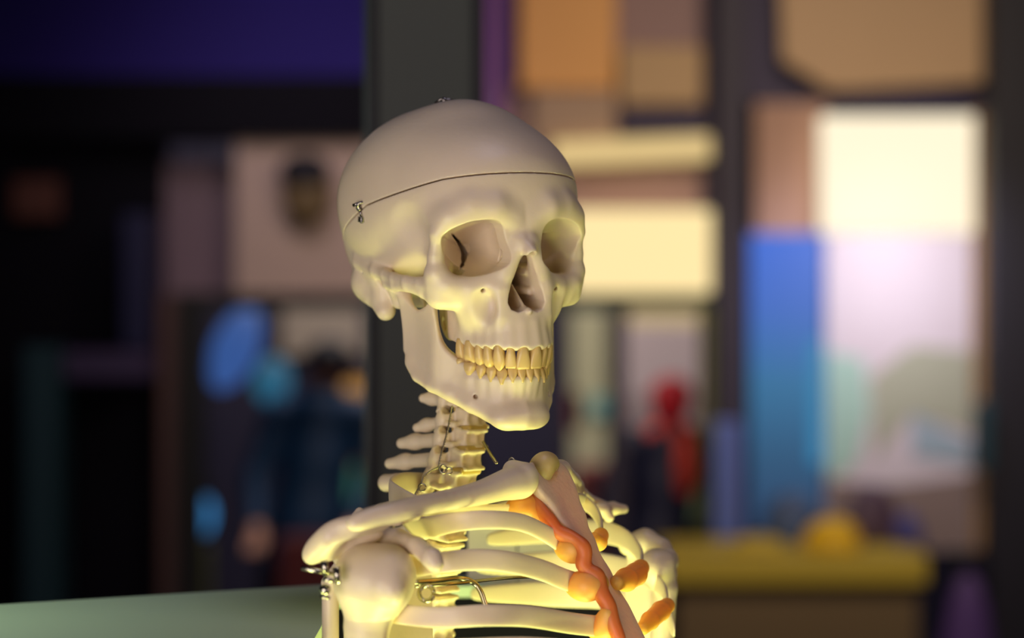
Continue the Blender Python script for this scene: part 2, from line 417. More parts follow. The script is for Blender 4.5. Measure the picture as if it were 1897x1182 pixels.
ORBIT = [(-50.3, 23.8), (-47, 26.8), (-43, 29.3), (-38, 31.8), (-32.5, 33.6), (-22.9, 34.4), (-17.2, 33.0), (-14.2, 29.3), (-12.6, 23), (-10.6, 15),
         (-11.4, 8), (-18, 3.2), (-24, 1.0), (-31.2, 0), (-37.3, 1.3), (-43.3, 5), (-47.9, 10.7), (-50.2, 17.4)]
NOSE = [(1, 14.5), (-1.8, 13.5), (-4.6, 8), (-8.9, -3), (-11.8, -11), (-12.8, -16), (-10.8, -20.4), (-6.5, -22.2), (-3, -21), (1, -19)]
ALV = [(-25.5, 47), (-25.8, 53), (-24.5, 62), (-21.5, 71), (-17.5, 79.5), (-12.5, 86.5), (-6.5, 90.6), (1, 92)]
UP = [(0, 96), (-5, 95.4), (-10.5, 92.8), (-16.5, 87), (-21.3, 78.5), (-25.3, 69.5), (-27.8, 60), (-29, 50), (-29.3, 40)]
LO = [(0, 90.5), (-5, 90), (-9.5, 88), (-15, 83), (-20.5, 76), (-25.5, 67.5), (-29.5, 58), (-31.5, 48), (-32, 40)]
def cranium_field():
    g = Field((-80, -108, -48), (0, 114, 118), 0.6, half=True)
    g.add(ell((0, -4, 46), (72, 92, 63)))
    g.add(ell((0, 10, 60), (46, 50, 51.2)), 8)
    g.add(ell((0, 43, 50), (54, 48.5, 38)), 16)
    g.add(ell((0, -44, 16), (54, 44, 38)), 12)
    g.add(ell((-18, -28, -4), (34, 34, 16)), 12)
    # brow and forehead to the orbits
    g.add(chain([(-4, 80, 38, 10), (-18, 80, 40, 10), (-34, 74, 40, 9)]), 10)
    g.blur(7, 2)
    g.add(chain([(-7, 86.5, 35, 6.5), (-18, 88, 41, 6.8), (-31, 82.5, 42, 6.3), (-43, 75.5, 35.5, 5.8), (-48.5, 71, 26, 5)]), 9)
    g.add(ell((0, 80, 29), (14, 11, 9)), 8)
    g.add(ell((-26, 62, 34), (26, 24, 12)), 8)
    # lateral orbit wall, zygoma
    g.add(chain([(-48.5, 69.5, 26, 4.6), (-49, 67.5, 12, 4.8), (-48, 66, 2, 6.5), (-45.5, 66, -7, 7.5), (-38, 70, -11, 7.5)]), 3)
    g.add(chain([(-48, 67, 1, 6), (-42, 71, -5, 6.5), (-30, 76, -7, 6.5), (-19, 80.5, -3, 6), (-12.5, 84, 6, 5)]), 5)
    g.add(chain([(-46, 62, 15, 5), (-38, 48, 14, 7), (-30, 36, 12, 9)]), 6)
    g.add(chain([(-44, 60, 26, 6), (-36, 46, 24, 8)]), 6)
    g.add(chain([(-44, 60, 4, 5), (-36, 48, 4, 6), (-28, 38, 4, 8)]), 6)
    # zygomatic arch
    g.add(chain([(-45, 66, -14, 5.5), (-51, 56, -9.5, 4), (-55.5, 42, -6.5, 3.2), (-56.5, 26, -6.5, 3.2), (-55, 12, -5, 3.6), (-51, 4, -2, 5)]), 4)
    g.add(chain([(-49, 64, -5, 5.5), (-53, 54, -4, 3.6), (-56.5, 42, -2.5, 3), (-57.5, 26, -1, 3), (-57, 12, 1, 3.2), (-55, -2, 3, 5)]), 4)
    g.add(cap((-55, -4, 3), (-57, -30, 8), 4, 3), 6)
    # maxilla
    g.add(ell((-15, 70, -14), (21, 20, 22)), 6)
    g.add(chain([(-10.5, 86, 22, 4.5), (-11.5, 88.5, 8, 4.5), (-14.5, 87.5, -8, 5.5), (-15.5, 86, -24, 6.5)]), 6)
    zb = (-40.5, -41, -41.8, -43, -44, -44.8, -45.3, -45.5)
    g.add(wall([(x, y, -14, z, 5.2, 0.03*i) for i, ((x, y), z) in enumerate(zip(ALV, zb))], 2.5), 6)
    g.add(ell((0, 82, -26), (16, 12, 10)), 6)
    s = 0
    for w, L in ((8.6, 13), (6.8, 13), (7.8, 20), (6.9, 12), (6.7, 10), (10, 9), (9.4, 8)):
        (x, y), (nx, ny) = arcpt(UP, s+w/2); s += w*0.97
        g.add(cap((x+nx*1.2, y+ny*1.2, -43), (x-nx*1.2, y-ny*1.2, -42+L), 2.5, 1.6), 4)
    s = 0
    for w, L in ((8.6, 0), (6.8, 0), (7.8, 1.2), (6.9, .8), (6.7, 1), (10, 2), (9.4, 3)):
        (x, y), (nx, ny) = arcpt(UP, s+w/2); s += w*0.97
        g.sub(ell((x+nx*2, y+ny*2, -47.5+L), (w*.43, w*.43, 4.5)), 0.6)
    g.add(chain([(-46.5, 64.5, -13.2, 5.6), (-39, 68, -14.5, 5.2), (-33, 69, -15.5, 4.2), (-27, 67, -25, 4), (-25, 64, -36, 4)]), 5)
    g.sub(ell((-25, 86, -19), (7, 4.5, 9)), 6)
    # nose bones
    g.add(chain([(0, 83, 29, 6), (0, 90, 21, 5), (0, 99.5, 14.5, 4)]), 6)
    g.add(cap((-4, 92, 20), (-10.5, 89, 2), 4, 4.5), 5)
    # skull base, mastoid, pterygoid
    g.add(ell((0, 15, 0), (30, 44, 14)), 8)
    g.add(ell((0, 45, -4), (20, 24, 24)), 6)
    g.add(chain([(-48, -30, -2, 9), (-48, -22, -14, 7), (-48, -9, -23.8, 4.5)]), 4)
    g.add(chain([(-46, -14, 2, 11), (-46, -12, -12, 8), (-47, -8, -22.8, 5)]), 6)
    g.add(ell((-36, -34, -6), (22, 20, 16)), 8)
    g.add(chain([(-40, 14, -4, 8), (-47, 7, -8, 6)]), 5)
    g.add(chain([(-44, 3, -8, 6), (-43, 3, -17, 5)]), 4)
    g.add(chain([(-14, 44, -6, 5), (-16, 40, -20, 4), (-19, 38, -34, 2.5)]), 4)
    g.add(ell((-19, 27, -22), (4, 14, 20)), 4); g.add(ell((-20.5, 36, -20), (5.5, 9, 21)), 4); g.add(ell((-30, 26, -8), (12, 12, 8)), 4)
    g.add(cap((-27, 0, -8), (-24, 2, -26), 2.5, 1), 2)
    g.blur(1, 2)
    # cavities
    g.sub(ell((0, -8, 60), (65, 80, 46.5)))
    g.sub(ell((-34, 2, 20), (22, 22, 17)), 3)
    g.sub(ell((0, -44, 20), (44, 38, 30)), 4)
    g.sub(polycone(closed(ORBIT, 3), (-31.5, 17), (-15, 16), 79, 39, 0.2, 39, 104, -0.02, 1.25, 0.4), 0.5)
    g.sub(polycone(NOSE, (0, -6), (0, -6), 92, 50, 0.9, 48, 114), 0.8)
    g.add(chain([(0, 88, -21, 2.4), (0, 97.5, -21.8, 1.3)]), 2)
    g.add(plate([(96, -23), (72, -4), (75, 8), (84, 15), (84, 22), (46, 22), (46, -26), (90, -28)], (0, 0, 0), (0, 1, 0), (0, 0, 1), 0.8), 1)
    g.add(chain([(-9.5, 80, -10, 2.6), (-8.5, 62, -9, 2.6)]), 2)
    g.add(chain([(-7, 80, 1, 1.5), (-7, 62, 2, 2)]), 2)
    # openings
    V3 = np.array([0.468, -0.882, -0.042])
    for nodes in ([(-28.5, 25.2, 1.0), (-24.8, 21.2, 1.2), (-21.9, 16.8, 1.7), (-20.6, 13.4, 2.0), (-21.2, 10.2, 1.7), (-21.3, 8.2, 1.3)], [(-21.8, 6.5, 1.4), (-24, 3.5, .7)]):
        for (x0, z0, r0), (x1, z1, r1) in zip(nodes[:-1], nodes[1:]):
            for k in range(-7, 10):
                d = V3*k*2.2
                g.sub(cap((x0+d[0], 50+d[1], z0+d[2]), (x1+d[0], 50+d[1], z1+d[2]), r0, r1), 0.3)
    g.sub(cap((-66, -4, -5), (-42, -1, -4), 4.2, 3.5), 1.5)
    g.sub(cap((-25.5, 92, -11), (-25, 76, -6), 1.4), 0.8)
    g.sub(cap((-64, -22, 2), (-48, -20, 2), 1.2), 0.5)
    g.sub(ell((-24, 24, -31), (8, 3.2, 3.6), (0, 0, 20)), 1.2); g.sub(ell((-21, 38, -26), (4, 3, 5)), 1.5); g.sub(ell((-24, 34, -39), (6, 3, 3)), 1.2)
    g.sub(ell((-74, 54, 24), (22, 16, 20)), 8)
    return g
def cutz(X, Y): return 45.0+0.2*Y-0.18*np.maximum(12-Y, 0)-0.13*np.maximum(np.abs(X)-45, 0)
def mandible_field():
    g = Field((-58, 0, -102), (0, 100, -2), 0.65, half=True)
    g.add(wall([(-44.5, 15, -10, -50, 3.4, -0.06), (-44, 20, -14, -58, 3.2, -0.06), (-43, 29, -20, -64, 2.8, -0.06), (-41.5, 39, -19, -67.5, 2.8, -0.05), (-40, 48, -17, -71, 3.0, 0), (-37, 51.5, -40, -73, 3.8, 0),
               (-30, 58.5, -50, -77, 4.4, 0), (-24.5, 66.5, -55, -81.5, 4.6, 0.05), (-18.5, 74.5, -60.5, -86, 4.6, 0.06), (-11, 82.5, -63, -89.5, 4.8, 0.05), (1, 86, -64, -91, 4.8, 0.0)], 2.4))
    g.add(chain([(-45, 15, -14, 4), (-46, 12, -6, 5)]), 4)
    g.add(ell((-46, 11, -8), (9, 4.5, 4.5)), 3)
    g.add(chain([(-43.5, 20, -55, 3.8), (-42.5, 28, -63, 3.8), (-39.5, 42, -68.5, 4), (-32.5, 55, -73.5, 4.4), (-24.5, 66, -79.5, 4.8), (-16.5, 75, -85, 4.8), (-8, 82, -87.5, 5.8), (1, 84, -88.5, 6.2)]), 6)
    g.add(ell((0, 87, -84), (10, 5.5, 9)), 7)
    g.add(ell((-11, 83.5, -88), (8, 6, 6)), 6)
    g.sub(ell((-9, 97, -73.5), (14, 7.5, 7)), 6)
    s = 0
    for w in (5.4, 5.9, 6.9, 6.9, 7.1, 10.8, 10.2):
        (x, y), (nx, ny) = arcpt(LO, s+w/2); s += w*0.97
        g.add(cap((x, y, -63.5), (x-nx*2, y-ny*2, -73), 2.6, 1.8), 4)
    g.blur(1, 2)
    g.sub(cap((-31, 84, -76), (-24, 70, -74), 1.3), 0.8)
    g.sub(ell((-52, 32, -36), (6, 15, 20)), 9)
    return g
def arcpt(nodes, s):
    """point at arc length s from the midline and the outward normal (subject's right side)"""
    Q = np.array(spline(nodes, 12)); d = np.r_[0, np.cumsum(np.linalg.norm(np.diff(Q, axis=0), axis=1))]
    f = lambda v: np.array([np.interp(v, d, Q[:, 0]), np.interp(v, d, Q[:, 1])])
    t = f(s+1)-f(s-1); n = np.array([t[1], -t[0]])/np.linalg.norm(t)   # tangent runs backwards along -x,-y
    if n[1] < 0 and abs(n[1]) > abs(n[0]): n = -n
    if n[0] > 0 and abs(n[0]) > abs(n[1]): n = -n
    return f(s), n
def tooth(loc, out, w, dpt, top, tip, kind, up):
    """crown lofted from gum (z=top) to edge (z=tip); out = outward direction angle in the arch plane"""
    n = 16; vs = []; fs = []; K = 11; rings = []
    o = np.array([math.cos(out), math.sin(out)]); m = np.array([-o[1], o[0]])
    H = tip-top
    for i in range(K):
        t = i/(K-1)
        if kind == 'inc':
            ww = np.interp(t, [0, .2, .45, .75, .93, 1], [.66, .80, .96, 1.04, 1.02, .9]); dd = np.interp(t, [0, .3, .7, 1], [.9, 1, .62, .22]); sh = .10*t
        elif kind == 'can':
            ww = np.interp(t, [0, .25, .55, .75, .92, 1], [.68, .88, 1.04, .96, .55, .15]); dd = np.interp(t, [0, .3, .7, 1], [.9, 1, .72, .12]); sh = .05
        elif kind == 'pre':
            ww = np.interp(t, [0, .3, .6, .85, 1], [.74, .92, 1.04, .95, .4]); dd = np.interp(t, [0, .3, .7, .9, 1], [.85, 1, .95, .7, .3]); sh = 0
        else:
            ww = np.interp(t, [0, .3, .6, .88, 1], [.85, .96, 1.03, .97, .7]); dd = np.interp(t, [0, .3, .7, .9, 1], [.85, 1, .97, .8, .5]); sh = 0
        ww = ww*np.interp(t, [0, .35, .6, 1], [.5, .86, 1, 1] if up else [.76, .94, 1, 1])
        z = top+H*t; ring = []
        for k in range(n):
            a = 2*math.pi*k/n; ca, sa = math.cos(a), math.sin(a)
            e = 0.75
            ca = math.copysign(abs(ca)**e, ca); sa = math.copysign(abs(sa)**e, sa)
            u = ww*w/2*sa; v = dd*dpt/2*ca
            zz = z
            if kind == 'mol' and t > .6: zz += (H*0.07)*math.cos(2*a)*-1*(t-.6)/.4
            p = np.array(loc)+m*u+o*(v+sh*dpt)
            ring.append((p[0], p[1], zz))
        rings.append(ring)
    for r in rings: vs += r
    for i in range(K-1):
        for k in range(n):
            q = (i*n+k, i*n+(k+1) % n, (i+1)*n+(k+1) % n, (i+1)*n+k)
            fs.append(q if up else q[::-1])
    a, b = tuple(range(n)), tuple((K-1)*n+k for k in range(n))
    fs.append(a[::-1] if up else a); fs.append(b if up else b[::-1])
    return vs, fs

skel = empty('anatomical_skeleton', ROOT, 'pale plastic human skeleton model, skull above wired ribs, before the dark post', 'skeleton')
g = cranium_field()
gc = g.copy().cut(lambda X, Y, Z: Z-cutz(X, Y)+0.45)
gt = g.copy().cut(lambda X, Y, Z: cutz(X, Y)-Z+0.45)
P, F = gc.mesh(sk); cranium = mesh_obj('cranium', P, F, BONE, skel)
P, F = gt.mesh(sk); skull_cap = mesh_obj('skull_cap', P, F, BONE, skel)
P, F = mandible_field().mesh(sk); mandible = mesh_obj('mandible', P, F, BONE, skel)
UT = [('inc', 8.6, 6.8, -42.5, -57), ('inc', 6.8, 6.2, -43, -56.4), ('can', 7.8, 7.6, -41.5, -58), ('pre', 6.9, 8.6, -41, -56), ('pre', 6.7, 8.6, -40.5, -55), ('mol', 8.8, 9.6, -39.5, -53.5), ('mol', 7.6, 9.4, -38.5, -52)]
LT = [('inc', 5.4, 5.6, -65.5, -55.5), ('inc', 5.9, 5.8, -65.5, -55.5), ('can', 6.9, 7.2, -66.5, -55), ('pre', 6.9, 7.4, -65, -54.5), ('pre', 7.1, 8, -63, -53.5), ('mol', 9.4, 9, -61, -52.5), ('mol', 8.2, 9, -56, -50.5)]
for side in (-1, 1):
    for nodes, TT, par, upr in ((UP, UT, cranium, True), (LO, LT, mandible, False)):
        s = 0.0
        for kind, w, dp, z0, z1 in TT:
            (x, y), (nx, ny) = arcpt(nodes, s+w/2)
            s += w*0.97
            if side == 1: x = -x; nx = -nx
            vs, fs = tooth((x, y), math.atan2(ny, nx), w, dp, z0, z1, kind, z1 > z0)
            mesh_obj('tooth', sk(np.array(vs)), fs, TOOTH, par)

# ------------------------------------------------------------------ neck and thorax
def W(px, py, d): return tuple(at(px, py, d)*1000)          # millimetres, world axes
def wr(P): return np.asarray(P)/1000.0-ROOTV                # mm world -> metres relative to root
def N(px, py, d, r): return W(px, py, d)+(r,)
def bone(name, prims, h=0.7, material=None, blur=0, parent=None, pad=3):
    """prims: list of (op, prim, k)"""
    lo = np.min([p[1][1] for p in prims if p[0] == '+'], 0)-pad; hi = np.max([p[1][2] for p in prims if p[0] == '+'], 0)+pad
    f = Field(lo, hi, h)
    for op, pr, k in prims:
        if op == '+': f.add(pr, k)
        elif op == '-': f.sub(pr, k)
        else: f.blur(pr, k)
    P, F = f.mesh(wr)
    return mesh_obj(name, P, F, material or BONE, parent or skel)
def frame(yaw, org, pitch=0.0):
    """mm frame (x subject's left, y forward, z up) -> world mm"""
    y = math.radians(yaw); p = math.radians(pitch); c, s = math.cos(y), math.sin(y)
    Ry = np.array([[c, s, 0], [s, -c, 0], [0, 0, 1]]); Rp = np.array([[1, 0, 0], [0, math.cos(p), -math.sin(p)], [0, math.sin(p), math.cos(p)]])
    Mx = Ry @ Rp; o = np.array(org)
    return lambda P: np.asarray(P) @ Mx.T+o
def vertebra(org, yaw, pitch, sl, drop, size=1.0, tr=15.0, thick=3.4, bif=True):
    g = Field((-26*size, -30-sl, -18-drop), (26*size, 14, 14), 0.7); a = size
    g.add(rbox((0, 0, 0), (9.5*a, 7.5*a, 5.6*a), 3))
    g.add(rbox((0, 0.5, 5*a), (10*a, 8.3*a, 1.4), 1.2), 1.5); g.add(rbox((0, 1, -5*a), (9.4*a, 8.6*a, 1.5), 1.2), 1.5)
    g.add(chain([(-8.5*a, 0, 6*a, 1.8), (-9*a, -5*a, 6.5*a, 1.8)]), 2); g.add(chain([(8.5*a, 0, 6*a, 1.8), (9*a, -5*a, 6.5*a, 1.8)]), 2)
    for s in (-1, 1):
        g.add(chain([(s*8*a, -4*a, 0, 3.2*a), (s*12.5*a, -11*a, 0, 4.4*a)]), 3)
        g.add(chain([(s*12.5*a, -11*a, 4.5*a, 4.0*a), (s*13*a, -13*a, -5*a, 4.2*a)]), 3)
        g.add(ell((s*13*a, -13*a, -7*a), (6*a, 5*a, 2), (25, 0, 0)), 2)
        g.add(chain([(s*8*a, 2*a, -2, 1.8*a), (s*(tr-1)*a, -1*a, -3.5*a, 1.8*a), (s*tr*a, -6*a, -3*a, 2.2*a)]), 2)
        g.add(chain([(s*12*a, -13*a, 0, 3.2*a), (s*5*a, -20*a, -1, 3.2*a), (0, -23*a, -1.5, 3.2*a)]), 4)
        g.sub(cap((s*11.5*a, -3*a, -12), (s*11.5*a, -3*a, 12), 1.8*a), 0.6)
        g.sub(cap((s*5*a, -7.5*a, 7*a), (s*22*a, -7.5*a, 7*a), 3.3*a), 1); g.sub(cap((s*5*a, -7.5*a, -7.5*a), (s*22*a, -7.5*a, -7.5*a), 3.3*a), 1)
        g.sub(ell((s*6*a, 9*a, 0), (4.5*a, 3*a, 4*a)), 2)
        if bif: g.add(chain([(0, -23*a-sl*.7, -1.5-drop*.7, thick), (s*3, -23*a-sl, -2-drop, thick*.75)]), 2)
    g.add(chain([(0, -21*a, -1.5, thick), (0, -23*a-sl*.75, -1.5-drop*.75, thick*.9)]), 3)
    if not bif: g.add(chain([(0, -23*a-sl*.6, -2-drop*.6, thick), (0, -23*a-sl, -2-drop, thick*1.25)]), 3)
    g.sub(ell((0, -13.5*a, 0), (9*a, 6.5*a, 14)), 1)
    P, F = g.mesh(); P = frame(yaw, org, pitch)(P)
    return mesh_obj('vertebra', wr(P), F, BONE, skel)
def disc(org, yaw, pitch, size):
    g = Field((-12, -10, -5), (12, 11, 5), 0.7); g.add(rbox((0, 0.6, 0), (9.4*size, 8.2*size, 2.6), 2))
    P, F = g.mesh(); return mesh_obj('spinal_disc', wr(frame(yaw, org, pitch)(P)), F, AMBER, skel)
NECK = [((873, 700, 1.545), 14, -2, 0.92), ((872, 738, 1.543), 16, -3, 0.95), ((870, 776, 1.54), 20, 4, 0.97), ((867, 813, 1.535), 31, 3, 1.0), ((860, 851, 1.53), 37, 5, 1.03), ((850, 890, 1.53), 37, 6, 1.06), ((838, 932, 1.535), 34, 12, 1.1)]
for i, (c, sl, dr, sz) in enumerate(NECK):
    vertebra(W(*c), 50, 4-i*1.5, sl, dr, sz, bif=i < 5, thick=4.0 if i < 3 else 4.8)
for a, b in zip(NECK[:-1], NECK[1:]):
    disc(W(*[(u+v)/2 for u, v in zip(a[0], b[0])]), 50, 0, (a[3]+b[3])/2)
for px, py, d in ((826, 978, 1.545), (818, 1024, 1.555), (812, 1072, 1.565), (808, 1120, 1.575), (806, 1170, 1.58)):
    vertebra(W(px, py, d), 54, -8, 26, 22, 1.15, tr=18, bif=False, thick=4)

def rib(pts, name='rib', mb=None, th=3.0, mat_=None):
    """pts: (px,py,d, half width mm, lean) flat bone band, the flat side facing outwards"""
    Q = spline([W(*p[:3])+(p[3], p[4]) for p in pts], 7)
    P = [Vector(q[:3]) for q in Q]; n = 12; m = len(P); vs = []; fs = []
    cen = Vector(W(880, 1000, 1.50))
    pb = None
    for i in range(m):
        t = (P[min(i+1, m-1)]-P[max(i-1, 0)]).normalized()
        up = Vector((0, 0, 1)); out = (P[i]-cen); out.z = 0; out = (out-t*out.dot(t)).normalized()
        b = (up-t*up.dot(t)).normalized()
        b = (b+out*math.tan(math.radians(Q[i][4]))*1.0).normalized(); b = (b-t*b.dot(t)).normalized()
        a = t.cross(b)
        e = min(1.0, 0.35+min(i, m-1-i)*0.4)
        for k in range(n):
            an = 2*math.pi*k/n; ca, sa = math.cos(an), math.sin(an)
            ca = math.copysign(abs(ca)**0.6, ca); sa = math.copysign(abs(sa)**0.8, sa)
            vs.append(P[i]+b*(ca*Q[i][3]*(0.6+0.4*e))+a*(sa*th/2*e))
    for i in range(m-1):
        for k in range(n): fs.append((i*n+k, i*n+(k+1) % n, (i+1)*n+(k+1) % n, (i+1)*n+k))
    fs.append(tuple(range(n-1, -1, -1))); fs.append(tuple((m-1)*n+k for k in range(n)))
    o = mesh_obj(name, wr([tuple(v) for v in vs]), fs, mat_ or BONE, skel)
    s = o.modifiers.new('round', 'SUBSURF'); s.levels = 1; s.render_levels = 1
    return o
# subject's right (near side)
rib([(952, 945, 1.455, 4.5, 30), (905, 946, 1.44, 4.5, 30), (850, 944, 1.425, 5, 30), (790, 940, 1.43, 6, 20), (742, 925, 1.455, 8, 5), (724, 912, 1.49, 9, 0), (748, 898, 1.52, 8, 0), (800, 895, 1.54, 6, 0), (845, 900, 1.55, 4, 0)])
rib([(1048, 1014, 1.452, 5.2, 10), (1010, 988, 1.437, 5.2, 5), (965, 968, 1.42, 5.4, 0), (905, 963, 1.405, 5.6, 0), (845, 967, 1.405, 6, 8), (795, 976, 1.42, 7, 25), (760, 976, 1.45, 8, 40), (752, 968, 1.48, 8, 40), (785, 962, 1.52, 7.5, 20), (835, 960, 1.555, 5, 0)])
rib([(1070, 1081, 1.445, 6.4, 8), (1045, 1073, 1.435, 6.4, 4), (1000, 1055, 1.418, 6.4, 0), (940, 1041, 1.398, 6.4, 0), (880, 1037, 1.388, 6.4, 0), (820, 1042, 1.385, 6.2, 0), (750, 1052, 1.40, 6, 0), (700, 1050, 1.44, 6, 0), (705, 1030, 1.50, 6, 0), (760, 1012, 1.55, 6, 0), (815, 1008, 1.575, 4, 0)])
rib([(1125, 1162, 1.44, 6.4, 0), (1060, 1155, 1.42, 6.4, 0), (980, 1142, 1.39, 6.4, 0), (900, 1140, 1.37, 6.4, 0), (810, 1144, 1.37, 6.2, 0), (720, 1135, 1.39, 6, 0), (670, 1125, 1.45, 6, 0), (690, 1095, 1.53, 7, 0), (750, 1065, 1.58, 7, 0), (808, 1056, 1.59, 4, 0)])
rib([(1150, 1215, 1.43, 6.4, 0), (980, 1200, 1.38, 6.4, 0), (800, 1205, 1.36, 6.2, 0), (660, 1200, 1.40, 6, 0), (650, 1165, 1.50, 7, 0), (730, 1125, 1.59, 7, 0), (806, 1105, 1.60, 4, 0)])
# subject's left (far side)
rib([(1040, 925, 1.50, 4, 20), (1068, 925, 1.525, 4.5, 20), (1078, 930, 1.56, 5, 20), (1040, 920, 1.60, 5, 10), (950, 905, 1.61, 5, 0), (880, 902, 1.59, 4, 0)])
rib([(1114, 990, 1.515, 5, 0), (1110, 962, 1.54, 5, 0), (1088, 935, 1.57, 5.2, 0), (1050, 925, 1.61, 6, 0), (980, 935, 1.635, 7, 0), (900, 950, 1.62, 5, 0)])
rib([(1188, 1050, 1.53, 6, 0), (1186, 1028, 1.56, 6, 0), (1160, 1000, 1.60, 7, 0), (1110, 985, 1.64, 8, 0), (1020, 985, 1.66, 8, 0), (900, 1000, 1.63, 5, 0)])
rib([(1236, 1118, 1.54, 6, 0), (1226, 1090, 1.58, 6, 0), (1180, 1062, 1.63, 8, 0), (1110, 1048, 1.66, 9, 0), (1010, 1045, 1.67, 9, 0), (880, 1050, 1.64, 5, 0)])
rib([(1250, 1170, 1.56, 6, 0), (1225, 1130, 1.62, 7, 0), (1130, 1106, 1.67, 9, 0), (1010, 1100, 1.68, 9, 0), (870, 1100, 1.65, 5, 0)])

# sternum: manubrium and body as one bone
SV = np.array([42.0, -27.0, -82.0]); SV /= np.linalg.norm(SV); SU = np.array([0.5455, 0.8381, 0.0]); SU -= SV*(SU@SV); SU /= np.linalg.norm(SU)
outline = [(-14, -5), (-5, 1), (5, 1), (14, -5), (22, 3), (21, 18), (17, 27), (16.5, 36), (12, 44), (13, 52), (10, 62), (12.5, 74), (10.5, 84), (13, 96), (12, 140),
           (-12, 140), (-13, 96), (-10.5, 84), (-12.5, 74), (-9, 62), (-13, 52), (-11, 44), (-16, 36), (-16, 27), (-21, 18), (-23, 5)]
SC0 = np.array(W(1007, 866, 1.470))
bone('sternum', [
    ('+', plate(outline, SC0, SU, SV, 3.6), 0), ('b', 2, 2),
    ('b', 1, 2)], material=PINKBONE)
bone('manubrium_cartilage', [('+', schain([N(1003, 880, 1.462, 5), N(1004, 866, 1.463, 6.6), N(1012, 857, 1.466, 5.4), N(1021, 860, 1.472, 4.5)]), 0)], material=AMBER2)
# cartilage between ribs and sternum: plump pieces, and the wavy red-orange band along the sternum's edge
bone('costal_cartilage', [('+', schain([N(950, 942, 1.455, 4.5), N(970, 938, 1.452, 6.5), N(988, 940, 1.455, 6.2), N(1004, 958, 1.452, 5)]), 0)], material=CARTILAGE2)
bone('costal_cartilage', [('+', schain([N(1042, 1012, 1.453, 5), N(1058, 1017, 1.446, 7.2), N(1071, 1019, 1.445, 6), N(1080, 1022, 1.447, 4)]), 0)], material=CARTILAGE2)
bone('costal_cartilage', [('+', schain([N(1066, 1083, 1.445, 6.5), N(1084, 1086, 1.438, 8), N(1100, 1084, 1.438, 6.8), N(1110, 1080, 1.44, 4.5)]), 0)], material=CARTILAGE2)
bone('costal_cartilage', [('+', schain([N(1128, 1135, 1.43, 4.5), N(1122, 1160, 1.435, 7), N(1105, 1164, 1.44, 6)]), 0)], material=CARTILAGE2)
bone('cartilage_band', [('+', schain([N(982, 912, 1.4550, 1.60), N(990, 926, 1.4520, 2.56), N(1004, 946, 1.4480, 2.40), N(1018, 966, 1.4460, 3.52), N(1034, 985, 1.4440, 2.72), N(1050, 993, 1.4430, 3.36), N(1066, 1000, 1.4410, 2.56), N(1080, 1014, 1.4390, 3.52), N(1084, 1030, 1.4380, 2.72),
    N(1080, 1045, 1.4380, 3.36), N(1092, 1058, 1.4370, 2.56), N(1106, 1066, 1.4360, 3.36), N(1112, 1084, 1.4350, 2.88), N(1116, 1104, 1.4330, 3.52), N(1128, 1122, 1.4310, 3.20), N(1134, 1150, 1.4290, 3.52), N(1150, 1190, 1.4260, 3.20)]), 0), ('b', 1, 1)], material=CARTILAGE)
bone('costal_cartilage', [('+', chain([N(1100, 998, 1.475, 4), N(1108, 1004, 1.50, 5.4), N(1113, 992, 1.515, 5)]), 3)], material=CARTILAGE2)
bone('costal_cartilage', [('+', chain([N(1142, 1080, 1.45, 4.5), N(1160, 1074, 1.48, 7), N(1178, 1064, 1.515, 7), N(1187, 1052, 1.53, 5.5)]), 4)], material=CARTILAGE2)
bone('costal_cartilage', [('+', chain([N(1190, 1165, 1.47, 4), N(1204, 1150, 1.49, 5.5), N(1224, 1132, 1.52, 6), N(1236, 1122, 1.54, 5)]), 4)], material=CARTILAGE2)

# collar bones
bone('clavicle', [('+', schain([N(962, 892, 1.445, 10), N(930, 900, 1.432, 7.8), N(890, 913, 1.418, 6.4), N(840, 924, 1.40, 5.4), N(785, 935, 1.38, 5.2), N(735, 948, 1.365, 5.4), N(690, 958, 1.357, 5), N(655, 970, 1.352, 4.4)]), 5),
                  ('+', ell(W(972, 888, 1.447), (7.5, 8, 10), (0, 20, 0)), 5), ('+', ell(W(948, 868, 1.45), (5, 5, 5)), 6), ('b', 1, 3)])
bone('clavicle', [('+', chain([N(1010, 868, 1.485, 7), N(1038, 872, 1.50, 6.5), N(1058, 893, 1.53, 6.2), N(1063, 903, 1.55, 7.0)]), 5), ('+', chain([N(1060, 900, 1.56, 5), N(1090, 925, 1.60, 3.6), N(1135, 945, 1.64, 3.5)]), 4)])
# shoulder blades
bone('scapula', [
    ('+', schain([N(700, 968, 1.375, 5), N(655, 975, 1.362, 5.5), N(618, 988, 1.362, 6), N(592, 1012, 1.368, 6), N(576, 1030, 1.372, 4.5)]), 6),
    ('+', chain([N(618, 1000, 1.368, 5), N(612, 1022, 1.372, 5)]), 6),
    ('+', chain([N(690, 985, 1.385, 6), N(640, 1008, 1.378, 7), N(634, 1030, 1.385, 6)]), 6),
    ('+', chain([N(700, 965, 1.375, 4), N(735, 960, 1.38, 4), N(770, 955, 1.40, 3)]), 4),
    ('+', chain([N(660, 985, 1.42, 6), N(664, 962, 1.42, 4.5), N(666, 948, 1.42, 2.6)]), 4),
    ('+', chain([N(690, 1000, 1.40, 8), N(735, 1000, 1.395, 6.5), N(772, 1012, 1.378, 5.2), N(800, 1034, 1.362, 5.6), N(806, 1044, 1.36, 5)]), 4),
    ('+', ell(W(665, 1035, 1.405), (10, 8, 20)), 6),
    ('+', chain([N(640, 1040, 1.415, 5), N(612, 1080, 1.42, 5), N(612, 1320, 1.425, 5)]), 4),
    ('+', plate([(0, 0), (60, -8), (62, -70), (10, -90)], W(650, 1030, 1.42), (0.75, 0.66, 0), (0, 0, 1), 1.2), 4),
    ('-', ell(W(632, 990, 1.352), (12, 3, 5), (0, 30, 0)), 4)])
